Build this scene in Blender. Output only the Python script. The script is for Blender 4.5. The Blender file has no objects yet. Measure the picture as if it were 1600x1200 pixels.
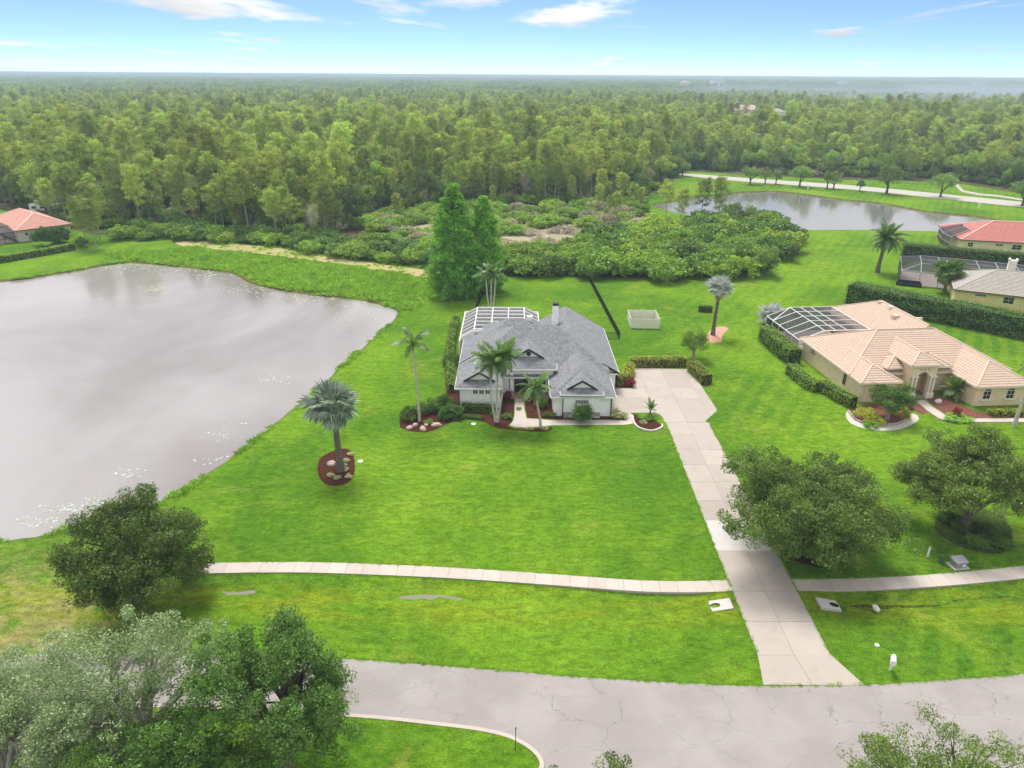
import bpy, bmesh, math, random
import numpy as np
from mathutils import Vector, Matrix
from mathutils.geometry import delaunay_2d_cdt

SC = bpy.context.scene
COL = SC.collection
R = math.radians

# ------------------------------------------------------------------ camera
HAZE = 3.1e-4
CAM_H = 40.0                       # drone height above the lawn, metres
FPX = 1110.0                       # focal length in photo pixels (1600 wide)
PITCH = math.atan((600 - 117) / FPX)
ROLL = math.atan2(10, 1600)
_f = np.array([0, math.cos(PITCH), -math.sin(PITCH)])
_r0 = np.array([1., 0, 0]); _u0 = np.cross(_r0, _f)
_r = math.cos(ROLL) * _r0 + math.sin(ROLL) * _u0
_u = -math.sin(ROLL) * _r0 + math.cos(ROLL) * _u0
cam = bpy.data.cameras.new('camera')
cam.sensor_fit = 'HORIZONTAL'; cam.sensor_width = 36.0
cam.lens = FPX / 1600 * 36.0
cam.clip_start = 0.5; cam.clip_end = 90000
camo = bpy.data.objects.new('camera', cam); COL.objects.link(camo)
camo.matrix_world = Matrix(((_r[0], _u[0], -_f[0], 0), (_r[1], _u[1], -_f[1], 0), (_r[2], _u[2], -_f[2], CAM_H), (0, 0, 0, 1)))
SC.camera = camo

# ------------------------------------------------------------------ world, sun, exposure
SUN_EL, SUN_AZ = R(62), R(-16)      # azimuth from +Y towards +X: the sun stands behind the houses, veiled by cloud
world = bpy.data.worlds.new('World'); SC.world = world; world.use_nodes = True
sun = bpy.data.lights.new('sun', 'SUN'); sun.energy = 2.9; sun.angle = R(24); sun.color = (1.0, 0.96, 0.9)
suno = bpy.data.objects.new('sun', sun); COL.objects.link(suno)
sd = Vector((math.sin(SUN_AZ) * math.cos(SUN_EL), math.cos(SUN_AZ) * math.cos(SUN_EL), math.sin(SUN_EL)))
suno.rotation_euler = sd.to_track_quat('Z', 'Y').to_euler()
suno.location = (0, 0, 200)
SC.view_settings.view_transform = 'Standard'; SC.view_settings.look = 'None'
SC.view_settings.exposure = 0.68; SC.view_settings.gamma = 1.0
SC.view_settings.use_curve_mapping = False
cy = SC.cycles
cy.max_bounces = 6; cy.diffuse_bounces = 3; cy.glossy_bounces = 2; cy.transmission_bounces = 3
cy.volume_bounces = 0; cy.transparent_max_bounces = 10
cy.use_adaptive_sampling = True; cy.adaptive_threshold = .02; cy.adaptive_min_samples = 12
cy.caustics_reflective = False; cy.caustics_refractive = False

# ------------------------------------------------------------------ node helper
class NT:
    def __init__(s, tree):
        s.t = tree; s.t.nodes.clear()
    def n(s, typ, ins=None, **props):
        nd = s.t.nodes.new(typ)
        for k, v in props.items(): setattr(nd, k, v)
        for k, v in (ins or {}).items(): s.put(nd.inputs[k], v)
        return nd
    def put(s, sock, v):
        if hasattr(v, 'links') or isinstance(v, bpy.types.NodeSocket): s.t.links.new(v, sock)
        else:
            if isinstance(v, (tuple, list)) and len(v) == 3 and sock.type == 'RGBA': v = (*v, 1)
            sock.default_value = v
    def m(s, op, a, b=0.0, c=0.0, clamp=False):
        nd = s.t.nodes.new('ShaderNodeMath'); nd.operation = op; nd.use_clamp = clamp
        s.put(nd.inputs[0], a); s.put(nd.inputs[1], b); s.put(nd.inputs[2], c)
        return nd.outputs[0]
    def noise(s, scale, detail=3, rough=.55, vec=None, dist=0.0, col=False):
        nd = s.n('ShaderNodeTexNoise', {'Scale': scale, 'Detail': detail, 'Roughness': rough, 'Distortion': dist})
        if vec is not None: s.put(nd.inputs['Vector'], vec)
        return nd.outputs['Color' if col else 'Fac']
    def ramp(s, fac, a, b, lo=0., hi=1.):
        nd = s.n('ShaderNodeMapRange', {'Value': fac, 'From Min': a, 'From Max': b, 'To Min': lo, 'To Max': hi})
        nd.interpolation_type = 'SMOOTHSTEP'
        return nd.outputs[0]
    def mix(s, fac, a, b, blend='MIX'):
        nd = s.n('ShaderNodeMix', data_type='RGBA', blend_type=blend)
        s.put(nd.inputs[0], fac); s.put(nd.inputs[6], a); s.put(nd.inputs[7], b)
        return nd.outputs[2]
    def pos(s, sx=1, sy=1, sz=1, rot=0):
        g = s.n('ShaderNodeNewGeometry').outputs['Position']
        if (sx, sy, sz, rot) == (1, 1, 1, 0): return g
        mp = s.n('ShaderNodeMapping', {'Vector': g, 'Scale': (sx, sy, sz), 'Rotation': (0, 0, rot)})
        return mp.outputs[0]
    def bump(s, h, strength=.3, dist=.05):
        return s.n('ShaderNodeBump', {'Height': h, 'Strength': strength, 'Distance': dist}).outputs[0]
    def out(s, sh, vol=None):
        o = s.n('ShaderNodeOutputMaterial')
        if sh is not None: s.put(o.inputs['Surface'], sh)
        if vol is not None: s.put(o.inputs['Volume'], vol)
    def pbr(s, col, rough=.8, spec=.3, normal=None, **kw):
        nd = s.n('ShaderNodeBsdfPrincipled')
        s.put(nd.inputs['Base Color'], col); s.put(nd.inputs['Roughness'], rough); s.put(nd.inputs['Specular IOR Level'], spec)
        if normal is not None: s.put(nd.inputs['Normal'], normal)
        for k, v in kw.items(): s.put(nd.inputs[k.replace('_', ' ')], v)
        return nd.outputs[0]

MATS = {}
def newmat(name):
    m = bpy.data.materials.new(name); m.use_nodes = True; MATS[name] = m
    return m, NT(m.node_tree)

# world shader: clear Nishita blue low over the horizon, a veil of cloud closing in overhead
w = NT(world.node_tree)
sky = w.n('ShaderNodeTexSky', sky_type='NISHITA', sun_disc=False, sun_elevation=SUN_EL, sun_rotation=SUN_AZ,
          altitude=0, air_density=1.0, dust_density=0.1, ozone_density=1.0)
dirv = w.n('ShaderNodeTexCoord').outputs['Generated']
sep = w.n('ShaderNodeSeparateXYZ', {0: dirv})
zz = w.m('MAXIMUM', sep.outputs[2], 0.0)
lift = w.m('ADD', w.m('MULTIPLY', zz, 3.2), 0.065)
w.put(sky.inputs['Vector'], w.n('ShaderNodeCombineXYZ', {0: sep.outputs[0], 1: sep.outputs[1], 2: lift}).outputs[0])
den = w.m('ADD', zz, 0.035)
cp = w.n('ShaderNodeCombineXYZ', {0: w.m('DIVIDE', sep.outputs[0], den), 1: w.m('DIVIDE', sep.outputs[1], den), 2: 0.0}).outputs[0]
cvec = w.n('ShaderNodeMapping', {'Vector': cp, 'Location': (13.25, 8.1, 0.0), 'Scale': (0.5, 0.25, 1)}).outputs[0]
cn = w.noise(1.0, 7, .58, cvec, .3)
thr = w.ramp(zz, 0.03, 0.30, 0.572, 0.22)
cl = w.ramp(w.m('SUBTRACT', cn, thr), 0.0, 0.13)
veil = w.ramp(zz, 0.085, 0.22, 0.0, 0.92)
cover = w.m('MAXIMUM', cl, veil)
tone = w.ramp(w.noise(0.8, 4, .5, cvec), .3, .72, .70, 1.12)
ccol = w.mix(1.0, (0.94, 0.95, 0.985, 1), w.n('ShaderNodeCombineColor', {0: tone, 1: tone, 2: tone}).outputs[0], 'MULTIPLY')
bg_sky = w.n('ShaderNodeBackground', {'Color': w.mix(1.0, sky.outputs[0], (.94, 1.04, 1.02, 1), 'MULTIPLY'), 'Strength': 0.102})
bg_cl = w.n('ShaderNodeBackground', {'Color': ccol, 'Strength': 0.69})
mx = w.n('ShaderNodeMixShader', {0: cover, 1: bg_sky.outputs[0], 2: bg_cl.outputs[0]})
wo = w.n('ShaderNodeOutputWorld'); w.put(wo.inputs['Surface'], mx.outputs[0])

# ------------------------------------------------------------------ materials
def plain(name, c, rough=.8, spec=.3, var=.12, scale=3.0, bump=0.0, bscale=20, metal=0.0):
    """a paint, plaster, metal or stone with slight unevenness"""
    m, t = newmat(name)
    p = t.pos()
    k = t.ramp(t.noise(scale, 5, .6, p), .3, .7, 1 - var, 1 + var)
    col = t.mix(1.0, c, t.n('ShaderNodeCombineColor', {0: k, 1: k, 2: k}).outputs[0], 'MULTIPLY')
    nrm = t.bump(t.noise(bscale, 4, .6, p), bump, .03) if bump else None
    t.out(t.pbr(col, rough, spec, nrm, Metallic=metal))
    return m

def leafmat(name, c1, c2, trans=.35, hue=.10, gloss=.025, spread=.3):
    """leaves: colour runs between two real leaf colours by leaf and by plant"""
    m, t = newmat(name)
    v = t.n('ShaderNodeAttribute', attribute_name='v').outputs['Fac']
    c1 = tuple(min(.8, a * 1.15) for a in c1); c2 = tuple(min(.85, a * 1.75) for a in c2)
    rnd = t.n('ShaderNodeObjectInfo').outputs['Random']
    f = t.m('ADD', t.m('MULTIPLY', v, .75), t.m('MULTIPLY', rnd, .3), clamp=True)
    col = t.mix(f, c1, c2)
    hs = t.n('ShaderNodeHueSaturation', {'Hue': t.m('ADD', .5, t.m('MULTIPLY', t.m('SUBTRACT', t.m('FRACT', t.m('MULTIPLY', rnd, 7.3)), .5), hue * .5)),
                                         'Value': t.m('ADD', 1 - spread * .5, t.m('MULTIPLY', t.m('FRACT', t.m('MULTIPLY', rnd, 13.7)), spread)), 'Color': col}).outputs[0]
    d = t.n('ShaderNodeBsdfDiffuse', {'Color': hs}).outputs[0]
    tr = t.n('ShaderNodeBsdfTranslucent', {'Color': t.mix(.3, hs, (.25, .4, .04, 1))}).outputs[0]
    g = t.n('ShaderNodeBsdfGlossy', {'Color': (.9, .95, 1, 1), 'Roughness': .45}).outputs[0]
    a = t.n('ShaderNodeMixShader', {0: trans, 1: d, 2: tr}).outputs[0]
    t.out(t.n('ShaderNodeMixShader', {0: gloss, 1: a, 2: g}).outputs[0])
    return m

leafmat('oak_leaf', (.036, .062, .010), (.145, .215, .036), .3, .02)
leafmat('oak_leaf_bright', (.030, .072, .012), (.115, .225, .036), .3, .02)
leafmat('oak_leaf_silver', (.075, .125, .042), (.31, .39, .19), .3, .03)
leafmat('pine_needle', (.095, .135, .022), (.40, .475, .080), .4, .07, .02, .75)
leafmat('pine_needle_far', (.075, .115, .03), (.22, .29, .08), .35, .10, .02, .8)
leafmat('wood_leaf', (.045, .082, .020), (.19, .27, .060), .35, .09, .02, .8)
leafmat('wood_leaf_light', (.10, .17, .025), (.30, .42, .06), .4, .07, .02, .6)
leafmat('shrub_leaf', (.042, .098, .010), (.27, .42, .04), .4, .06)
leafmat('dark_shrub_leaf', (.03, .070, .012), (.12, .22, .03), .3, .06)
leafmat('cypress_needle', (.05, .16, .018), (.20, .44, .04), .4, .02)
leafmat('hedge_leaf', (.035, .085, .010), (.22, .36, .025), .3, .03)
leafmat('hedge_gold', (.09, .14, .015), (.42, .42, .03), .3, .03)
leafmat('hedge_dark', (.03, .07, .015), (.13, .24, .035), .3, .03)
leafmat('gold_leaf', (.25, .28, .02), (.55, .52, .05), .3, .02)
leafmat('red_leaf', (.10, .008, .014), (.32, .03, .05), .3, .02)
leafmat('palm_leaf', (.030, .072, .012), (.115, .20, .032), .3, .03, .05)
leafmat('palm_leaf_blue', (.10, .135, .095), (.24, .29, .225), .25, .02, .05)
leafmat('palm_leaf_silver', (.27, .29, .27), (.42, .44, .43), .25, .02, .05)
leafmat('palm_leaf_dry', (.20, .14, .06), (.42, .32, .15), .2, .02)
leafmat('variegated_leaf', (.20, .25, .06), (.62, .62, .30), .3, .02)
leafmat('reed', (.10, .24, .015), (.30, .48, .045), .35, .05)
leafmat('brush_grey', (.20, .18, .12), (.40, .36, .26), .15, .03)
leafmat('dry_grass', (.24, .20, .11), (.48, .42, .26), .25, .04)
leafmat('turf_blade', (.11, .24, .010), (.24, .42, .02), .45, .03)
leafmat('moss_strand', (.24, .27, .21), (.42, .45, .36), .2, .02)
leafmat('lily_pad_leaf', (.15, .20, .08), (.34, .36, .29), .1, .02, .12)

plain('bark', (.13, .105, .085), .95, .1, .35, 4, .6, 14)
plain('bark_pale', (.34, .29, .25), .95, .1, .3, 3, .4, 10)
plain('bark_pine', (.38, .33, .28), .95, .1, .35, 2, .5, 8)
plain('bark_silver', (.42, .40, .36), .95, .1, .25, 4, .4, 12)
plain('palm_trunk', (.50, .46, .41), .9, .15, .18, 3, .2, 18)
plain('palm_trunk_dark', (.16, .13, .11), .95, .1, .3, 6, .6, 12)
plain('crownshaft', (.30, .36, .16), .6, .3, .15, 3)
plain('white_stucco', (.89, .89, .88), .85, .25, .05, 2, .12, 40)
plain('white_trim', (.80, .80, .79), .5, .4, .04, 2)
plain('black_trim', (.025, .026, .030), .6, .3, .2, 4)
plain('black_metal', (.018, .019, .018), .45, .4, .2, 4)
plain('white_metal', (.78, .78, .77), .4, .4, .04, 3)
plain('grey_metal', (.33, .34, .35), .45, .4, .1, 3)
plain('tan_stucco', (.80, .64, .43), .9, .2, .06, 1.2, .15, 40)
plain('cream_stucco', (.78, .66, .46), .9, .2, .06, 1.2, .15, 40)
plain('yellow_stucco', (.76, .63, .30), .9, .2, .06, 1.2, .15, 40)
plain('pale_stucco', (.68, .58, .52), .9, .2, .06, 1.2, .15, 40)
plain('cream_trim', (.80, .73, .62), .7, .3, .05, 2)
plain('brown_trim', (.16, .10, .07), .6, .3, .1, 3)
plain('fieldstone', (.36, .33, .29), .9, .2, .3, 5, .5, 18)
plain('pink_stone', (.50, .39, .34), .9, .2, .2, 5, .5, 18)
plain('pale_stone', (.62, .58, .54), .9, .2, .2, 5, .5, 18)
plain('paver', (.34, .25, .20), .9, .2, .15, 6, .3, 30)
plain('pool_deck', (.55, .47, .43), .9, .2, .1, 3, .2, 30)
plain('plastic_white', (.80, .80, .80), .35, .5, .03, 5)
plain('vinyl', (.78, .74, .64), .5, .4, .04, 3)
plain('utility_green', (.05, .13, .06), .5, .4, .1, 6)
plain('utility_grey', (.22, .26, .24), .5, .4, .1, 6)
plain('dark_void', (.012, .012, .012), .9, .1, .1, 5)
plain('orange_fruit', (.55, .20, .03), .6, .3, .2, 8)
plain('dark_fabric', (.03, .03, .035), .9, .1, .2, 6)
plain('edging_stone', (.50, .49, .47), .9, .2, .2, 7, .4, 20)
plain('plant_core', (.030, .045, .015), 1, 0, .3, 5)

def glass():
    m, t = newmat('window_glass')
    t.out(t.pbr((.018, .022, .026, 1), .06, .6))
glass()

def screenmat(name, c, alpha):
    m, t = newmat(name)
    d = t.n('ShaderNodeBsdfDiffuse', {'Color': (*c, 1)}).outputs[0]
    tr = t.n('ShaderNodeBsdfTransparent').outputs[0]
    t.out(t.n('ShaderNodeMixShader', {0: alpha, 1: tr, 2: d}).outputs[0])
screenmat('screen_mesh', (.10, .10, .11), .50)
screenmat('screen_mesh_dark', (.07, .07, .08), .62)

def roofmat(name, c1, c2, bw, bh, bump=.4, mortar=None, ms=.01):
    """shingle or tile colours laid in courses along each slope (uv in metres)"""
    m, t = newmat(name)
    uv = t.n('ShaderNodeUVMap', uv_map='slope').outputs[0]
    br = t.n('ShaderNodeTexBrick', {'Vector': uv, 'Color1': (0, 0, 0, 1), 'Color2': (1, 1, 1, 1), 'Mortar': (.3, .3, .3, 1), 'Scale': 1.0,
                                    'Mortar Size': ms, 'Brick Width': bw, 'Row Height': bh, 'Bias': 0.0}, offset=.37, offset_frequency=3)
    n2 = t.noise(.5, 4, .6, t.pos())
    f = t.m('ADD', t.m('MULTIPLY', br.outputs['Color'], .75), t.m('MULTIPLY', t.m('SUBTRACT', n2, .35), .35), clamp=True)
    col = t.mix(f, c1, c2)
    if mortar: col = t.mix(t.m('MULTIPLY', br.outputs['Fac'], .8), col, mortar)
    h = t.m('ADD', t.m('MULTIPLY', br.outputs['Color'], .6), t.noise(30, 3, .6, t.pos()))
    t.out(t.pbr(col, .9, .2, t.bump(h, bump, .03)))
roofmat('shingle', (.145, .15, .16, 1), (.285, .29, .31, 1), .34, .20, .5)
roofmat('tan_tile', (.50, .37, .29, 1), (.57, .44, .35, 1), .33, .42, .3, (.42, .30, .23, 1), .03)
roofmat('grey_tile', (.36, .33, .29, 1), (.48, .45, .40, 1), .33, .42, .3, (.20, .18, .16, 1), .035)
roofmat('red_tile', (.40, .145, .12, 1), (.52, .225, .195, 1), .33, .42, .3)
roofmat('pink_tile', (.48, .235, .19, 1), (.60, .335, .285, 1), .33, .42, .3)
plain('tan_ridge', (.60, .47, .38), .9, .2, .1, 3)
plain('pink_ridge', (.78, .52, .45), .9, .2, .1, 3)
plain('grey_ridge', (.48, .46, .42), .9, .2, .1, 3)

def concrete(name, c, stain):
    m, t = newmat(name)
    p = t.pos()
    rnd = t.n('ShaderNodeObjectInfo').outputs['Random']
    k = t.m('ADD', .90, t.m('MULTIPLY', rnd, .14))
    col = t.mix(1.0, c, t.n('ShaderNodeCombineColor', {0: k, 1: k, 2: k}).outputs[0], 'MULTIPLY')
    a = t.ramp(t.noise(.55, 6, .65, p, .6), .45, .75)
    col = t.mix(t.m('MULTIPLY', a, .45), col, stain)
    b = t.ramp(t.noise(9, 4, .6, p), .35, .75, 0, .25)
    col = t.mix(b, col, (.30, .27, .24, 1))
    t.out(t.pbr(col, .9, .2, t.bump(t.noise(60, 3, .6, p), .15, .01)))
concrete('concrete_drive', (.41, .36, .318, 1), (.315, .275, .24, 1))
concrete('concrete_new', (.53, .505, .48, 1), (.50, .475, .45, 1))
concrete('concrete_walk', (.50, .44, .395, 1), (.41, .325, .265, 1))
concrete('concrete_far', (.45, .42, .385, 1), (.37, .35, .32, 1))

def asphalt():
    m, t = newmat('old_asphalt')
    p = t.pos()
    warp = t.n('ShaderNodeVectorMath', {0: p, 1: t.n('ShaderNodeVectorMath', {0: t.noise(.9, 4, .6, p, col=True), 'Scale': 1.3}, operation='SCALE').outputs[0]}, operation='ADD').outputs[0]
    mp = t.n('ShaderNodeMapping', {'Vector': warp, 'Scale': (.26, .50, .5)}).outputs[0]
    vo = t.n('ShaderNodeTexVoronoi', {'Vector': mp, 'Scale': 1.0, 'Randomness': .8}, feature='DISTANCE_TO_EDGE').outputs['Distance']
    gate = t.ramp(t.noise(.16, 3, .6, p), .42, .60)
    wdt = t.m('ADD', .003, t.m('MULTIPLY', t.noise(.35, 3, .6, p), .015))
    crack = t.m('MULTIPLY', t.m('SUBTRACT', 1.0, t.ramp(t.m('DIVIDE', vo, wdt), .4, 1.0)), t.m('ADD', .16, t.m('MULTIPLY', gate, .48)))
    col = t.mix(t.ramp(t.noise(.22, 5, .6, p), .35, .7), (.28, .252, .242, 1), (.34, .31, .298, 1))
    col = t.mix(t.ramp(t.noise(.5, 5, .65, t.pos(1, 2.2, 1)), .58, .78, 0, .45), col, (.30, .275, .27, 1))
    col = t.mix(t.ramp(t.noise(22, 4, .7, p), .35, .8, 0, .28), col, (.24, .22, .21, 1))
    col = t.mix(crack, col, (.12, .11, .10, 1))
    lane = t.ramp(t.noise(.12, 4, .6, t.pos(.25, 1.6, 1)), .45, .7, 0, .22)
    col = t.mix(lane, col, (.27, .25, .245, 1))
    h = t.m('SUBTRACT', t.m('MULTIPLY', t.noise(45, 4, .7, p), .4), crack)
    t.out(t.pbr(col, .92, .2, t.bump(h, .3, .02)))
asphalt()

def lawn():
    m, t = newmat('lawn_grass')
    p = t.pos()
    sp = t.n('ShaderNodeSeparateXYZ', {0: p})
    X, Y = sp.outputs[0], sp.outputs[1]
    big = t.noise(.030, 4, .6, p, .5)
    mid = t.noise(.16, 5, .62, p, .4)
    fine = t.noise(1.7, 6, .7, t.pos(.75, 1.25, 1))
    blade = t.noise(7.5, 4, .75, t.pos(.7, 1.4, 1))
    col = t.mix(t.ramp(big, .38, .62), (.062, .152, .010, 1), (.125, .240, .014, 1))
    col = t.mix(t.ramp(mid, .46, .74, 0, .5), col, (.175, .265, .018, 1))
    # mown stripes, two headings, worn by noise
    def stripes(rot, wl):
        v = t.pos(1, 1, 1, rot)
        sx = t.n('ShaderNodeSeparateXYZ', {0: v}).outputs[0]
        sx = t.m('ADD', sx, t.m('MULTIPLY', mid, 1.5))
        return t.m('SINE', t.m('MULTIPLY', sx, 2 * math.pi / wl))
    s1 = t.ramp(stripes(.55, 2.3), -.6, .6)
    gate1 = t.m('MULTIPLY', t.ramp(X, 24, 34), t.ramp(t.noise(.05, 3, .5, p), .35, .6, .08, .36))
    col = t.mix(t.m('MULTIPLY', s1, gate1), col, (.165, .275, .015, 1))
    s2 = t.ramp(stripes(1.45, 1.6), -.6, .6)
    gate2 = t.ramp(t.noise(.06, 3, .5, p), .45, .65, 0, .22)
    col = t.mix(t.m('MULTIPLY', s2, gate2), col, (.058, .140, .006, 1))
    # thin, yellowed and bare places
    dry = t.ramp(t.noise(.10, 6, .68, p, .8), .56, .72)
    col = t.mix(t.m('MULTIPLY', dry, .55), col, (.24, .26, .045, 1))
    near_dry = t.m('MULTIPLY', t.ramp(X, -24, -38), t.ramp(Y, 58, 44))
    thatch = t.ramp(t.noise(.35, 6, .7, p, .6), .34, .60)
    col = t.mix(t.m('MULTIPLY', t.m('MULTIPLY', near_dry, thatch), .85), col, (.30, .25, .10, 1))
    spot = t.ramp(t.noise(.55, 6, .72, p, 1.0), .66, .76)
    col = t.mix(t.m('MULTIPLY', spot, .5), col, (.26, .23, .085, 1))
    # swale: ranker, yellower grass
    d = t.m('ABSOLUTE', t.m('SUBTRACT', Y, 46.6))
    sw = t.m('MULTIPLY', t.ramp(d, 3.6, 1.0), t.ramp(t.noise(.4, 5, .65, t.pos(.35, 1.6, 1)), .35, .62))
    col = t.mix(t.m('MULTIPLY', sw, .6), col, (.19, .23, .012, 1))
    # blades
    k = t.m('ADD', .50, t.m('ADD', t.ramp(fine, .32, .68, .0, .50), t.ramp(blade, .33, .67, -.05, .62)))
    tuft = t.ramp(t.noise(.75, 6, .7, t.pos(.7, 1.5, 1), .5), .34, .66, .84, 1.14)
    k = t.m('MULTIPLY', k, tuft)
    col = t.mix(1.0, col, t.n('ShaderNodeCombineColor', {0: k, 1: k, 2: k}).outputs[0], 'MULTIPLY')
    h = t.m('ADD', t.m('MULTIPLY', blade, .5), fine)
    t.out(t.pbr(col, 1.0, .05, t.bump(h, .8, .16)))
lawn()

def soil(name, a, b, scale=1.5, bump=.5, c=None):
    m, t = newmat(name)
    p = t.pos()
    col = t.mix(t.ramp(t.noise(scale, 6, .7, p), .35, .65), a, b)
    if c: col = t.mix(t.ramp(t.noise(scale * .25, 5, .65, p), .45, .65), col, c)
    t.out(t.pbr(col, 1, .05, t.bump(t.noise(scale * 6, 5, .75, p), bump, .1)))
soil('mulch', (.035, .013, .009, 1), (.115, .042, .026, 1), 5, .9)
soil('mulch_red', (.13, .052, .038, 1), (.25, .11, .078, 1), 5, .8)
soil('mulch_pink', (.40, .22, .16, 1), (.58, .36, .27, 1), 4, .6)
soil('forest_floor', (.035, .045, .014, 1), (.10, .11, .035, 1), .6, .6, (.13, .10, .055, 1))
soil('dry_meadow', (.30, .25, .18, 1), (.42, .36, .28, 1), .8, .6, (.24, .24, .11, 1))
soil('rough_meadow', (.13, .14, .035, 1), (.26, .25, .09, 1), .5, .6, (.13, .19, .03, 1))
soil('dry_bank', (.32, .28, .12, 1), (.44, .36, .19, 1), .7, .5, (.20, .29, .04, 1))
soil('marsh_soil', (.13, .24, .015, 1), (.25, .36, .03, 1), .8, .6)
soil('pond_bank', (.075, .075, .02, 1), (.17, .14, .05, 1), 1.6, .6, (.12, .19, .015, 1))
soil('white_gravel', (.36, .33, .30, 1), (.74, .70, .66, 1), 9, .7)
soil('ditch_mud', (.035, .045, .012, 1), (.12, .16, .02, 1), 2.5, .6)
soil('ground_cover', (.03, .06, .012, 1), (.09, .13, .03, 1), 3, .8)

def water(name, body, ior, wave, rough, two=None):
    m, t = newmat(name)
    p = t.pos()
    col = body
    if two: col = t.mix(t.ramp(t.noise(.020, 4, .55, t.pos(1, .7, 1), .8), .33, .60), body, two)  # broad pale blotches: soft cloud reflections painted into the water's body colour
    h = t.m('ADD', t.noise(.55, 4, .6, t.pos(1, 1.8, 1), .3), t.m('MULTIPLY', t.noise(2.6, 3, .6, t.pos(1, 1.7, 1)), .35))
    nrm = t.bump(h, wave, .06)
    t.out(t.pbr(col, rough, .5, nrm, IOR=ior))
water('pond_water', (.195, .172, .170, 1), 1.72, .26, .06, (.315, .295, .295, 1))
water('dark_water', (.17, .165, .17, 1), 1.8, .16, .05)
water('puddle_water', (.20, .20, .14, 1), 1.4, .05, .12)

# ------------------------------------------------------------------ geometry helpers
def G(px, py, z=0.0):
    """photo pixel -> place on the level z (metres)"""
    d = _f + (px - 800) / FPX * _r + (600 - py) / FPX * _u
    k = (z - CAM_H) / d[2]
    return (d[0] * k, d[1] * k)

def PX(x, y, z=0.0):
    d = np.array([x, y, z - CAM_H]); k = d @ _f
    return 800 + FPX * (d @ _r) / k, 600 - FPX * (d @ _u) / k

def spline(pts, n=6, closed=True):
    """Catmull-Rom through 2D points"""
    P = [np.array(p, float) for p in pts]; out = []
    N = len(P)
    for i in range(N if closed else N - 1):
        if closed: a, b, c, d = P[i - 1], P[i], P[(i + 1) % N], P[(i + 2) % N]
        else: a, b, c, d = P[max(i - 1, 0)], P[i], P[i + 1], P[min(i + 2, N - 1)]
        for j in range(n):
            t = j / n
            out.append(tuple(.5 * ((2 * b) + (c - a) * t + (2 * a - 5 * b + 4 * c - d) * t * t + (3 * b - a - 3 * c + d) * t ** 3)))
    if not closed: out.append(tuple(P[-1]))
    return out

def inpoly(x, y, poly):
    c = False; n = len(poly); j = n - 1
    for i in range(n):
        xi, yi = poly[i][0], poly[i][1]; xj, yj = poly[j][0], poly[j][1]
        if (yi > y) != (yj > y) and x < (xj - xi) * (y - yi) / (yj - yi) + xi: c = not c
        j = i
    return c

def smat(o, mats):
    for mname in (mats if isinstance(mats, (list, tuple)) else [mats]): o.data.materials.append(MATS[mname])

def mesh(name, verts, faces, m, parent=None, mi=None, smooth=False, uv=None):
    me = bpy.data.meshes.new(name)
    me.from_pydata([tuple(v) for v in verts], [], faces)
    o = bpy.data.objects.new(name, me); COL.objects.link(o); smat(o, m)
    if mi is not None: me.polygons.foreach_set('material_index', mi)
    if smooth: me.polygons.foreach_set('use_smooth', [True] * len(me.polygons))
    if uv is not None:
        l = me.uv_layers.new(name='slope'); l.data.foreach_set('uv', np.array(uv, 'f').ravel())
    if parent: o.parent = parent
    me.update()
    return o

def bigmesh(name, V, Q, v=None, mats=('bark',)):
    """fast mesh from numpy: V (n,3), Q (m,4) quads, v per-face attribute; returns mesh data only"""
    me = bpy.data.meshes.new(name)
    V = np.ascontiguousarray(V, 'f'); Q = np.ascontiguousarray(Q, 'i')
    me.vertices.add(len(V)); me.vertices.foreach_set('co', V.ravel())
    me.loops.add(Q.size); me.loops.foreach_set('vertex_index', Q.ravel())
    me.polygons.add(len(Q)); me.polygons.foreach_set('loop_start', np.arange(len(Q), dtype='i') * 4)
    try: me.polygons.foreach_set('loop_total', np.full(len(Q), 4, 'i'))
    except Exception: pass
    if v is not None:
        a = me.attributes.new('v', 'FLOAT', 'FACE'); a.data.foreach_set('value', np.ascontiguousarray(v, 'f'))
    for mname in mats: me.materials.append(MATS[mname])
    me.update(calc_edges=True)
    return me

def put(name, me, parent=None, loc=(0, 0, 0), rot=(0, 0, 0), scl=(1, 1, 1)):
    o = bpy.data.objects.new(name, me); COL.objects.link(o)
    o.location = loc; o.rotation_euler = rot; o.scale = scl
    if parent: o.parent = parent
    return o

def tag(o, label=None, cat=None, group=None, kind=None):
    if label: o['label'] = label
    if cat: o['category'] = cat
    if group: o['group'] = group
    if kind: o['kind'] = kind
    return o

def thing(name, label, cat, loc=(0, 0, 0), rz=0.0, group=None):
    o = bpy.data.objects.new(name, None); COL.objects.link(o)
    o.location = loc; o.rotation_euler = (0, 0, rz); o.empty_display_size = .3
    return tag(o, label, cat, group)

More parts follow.
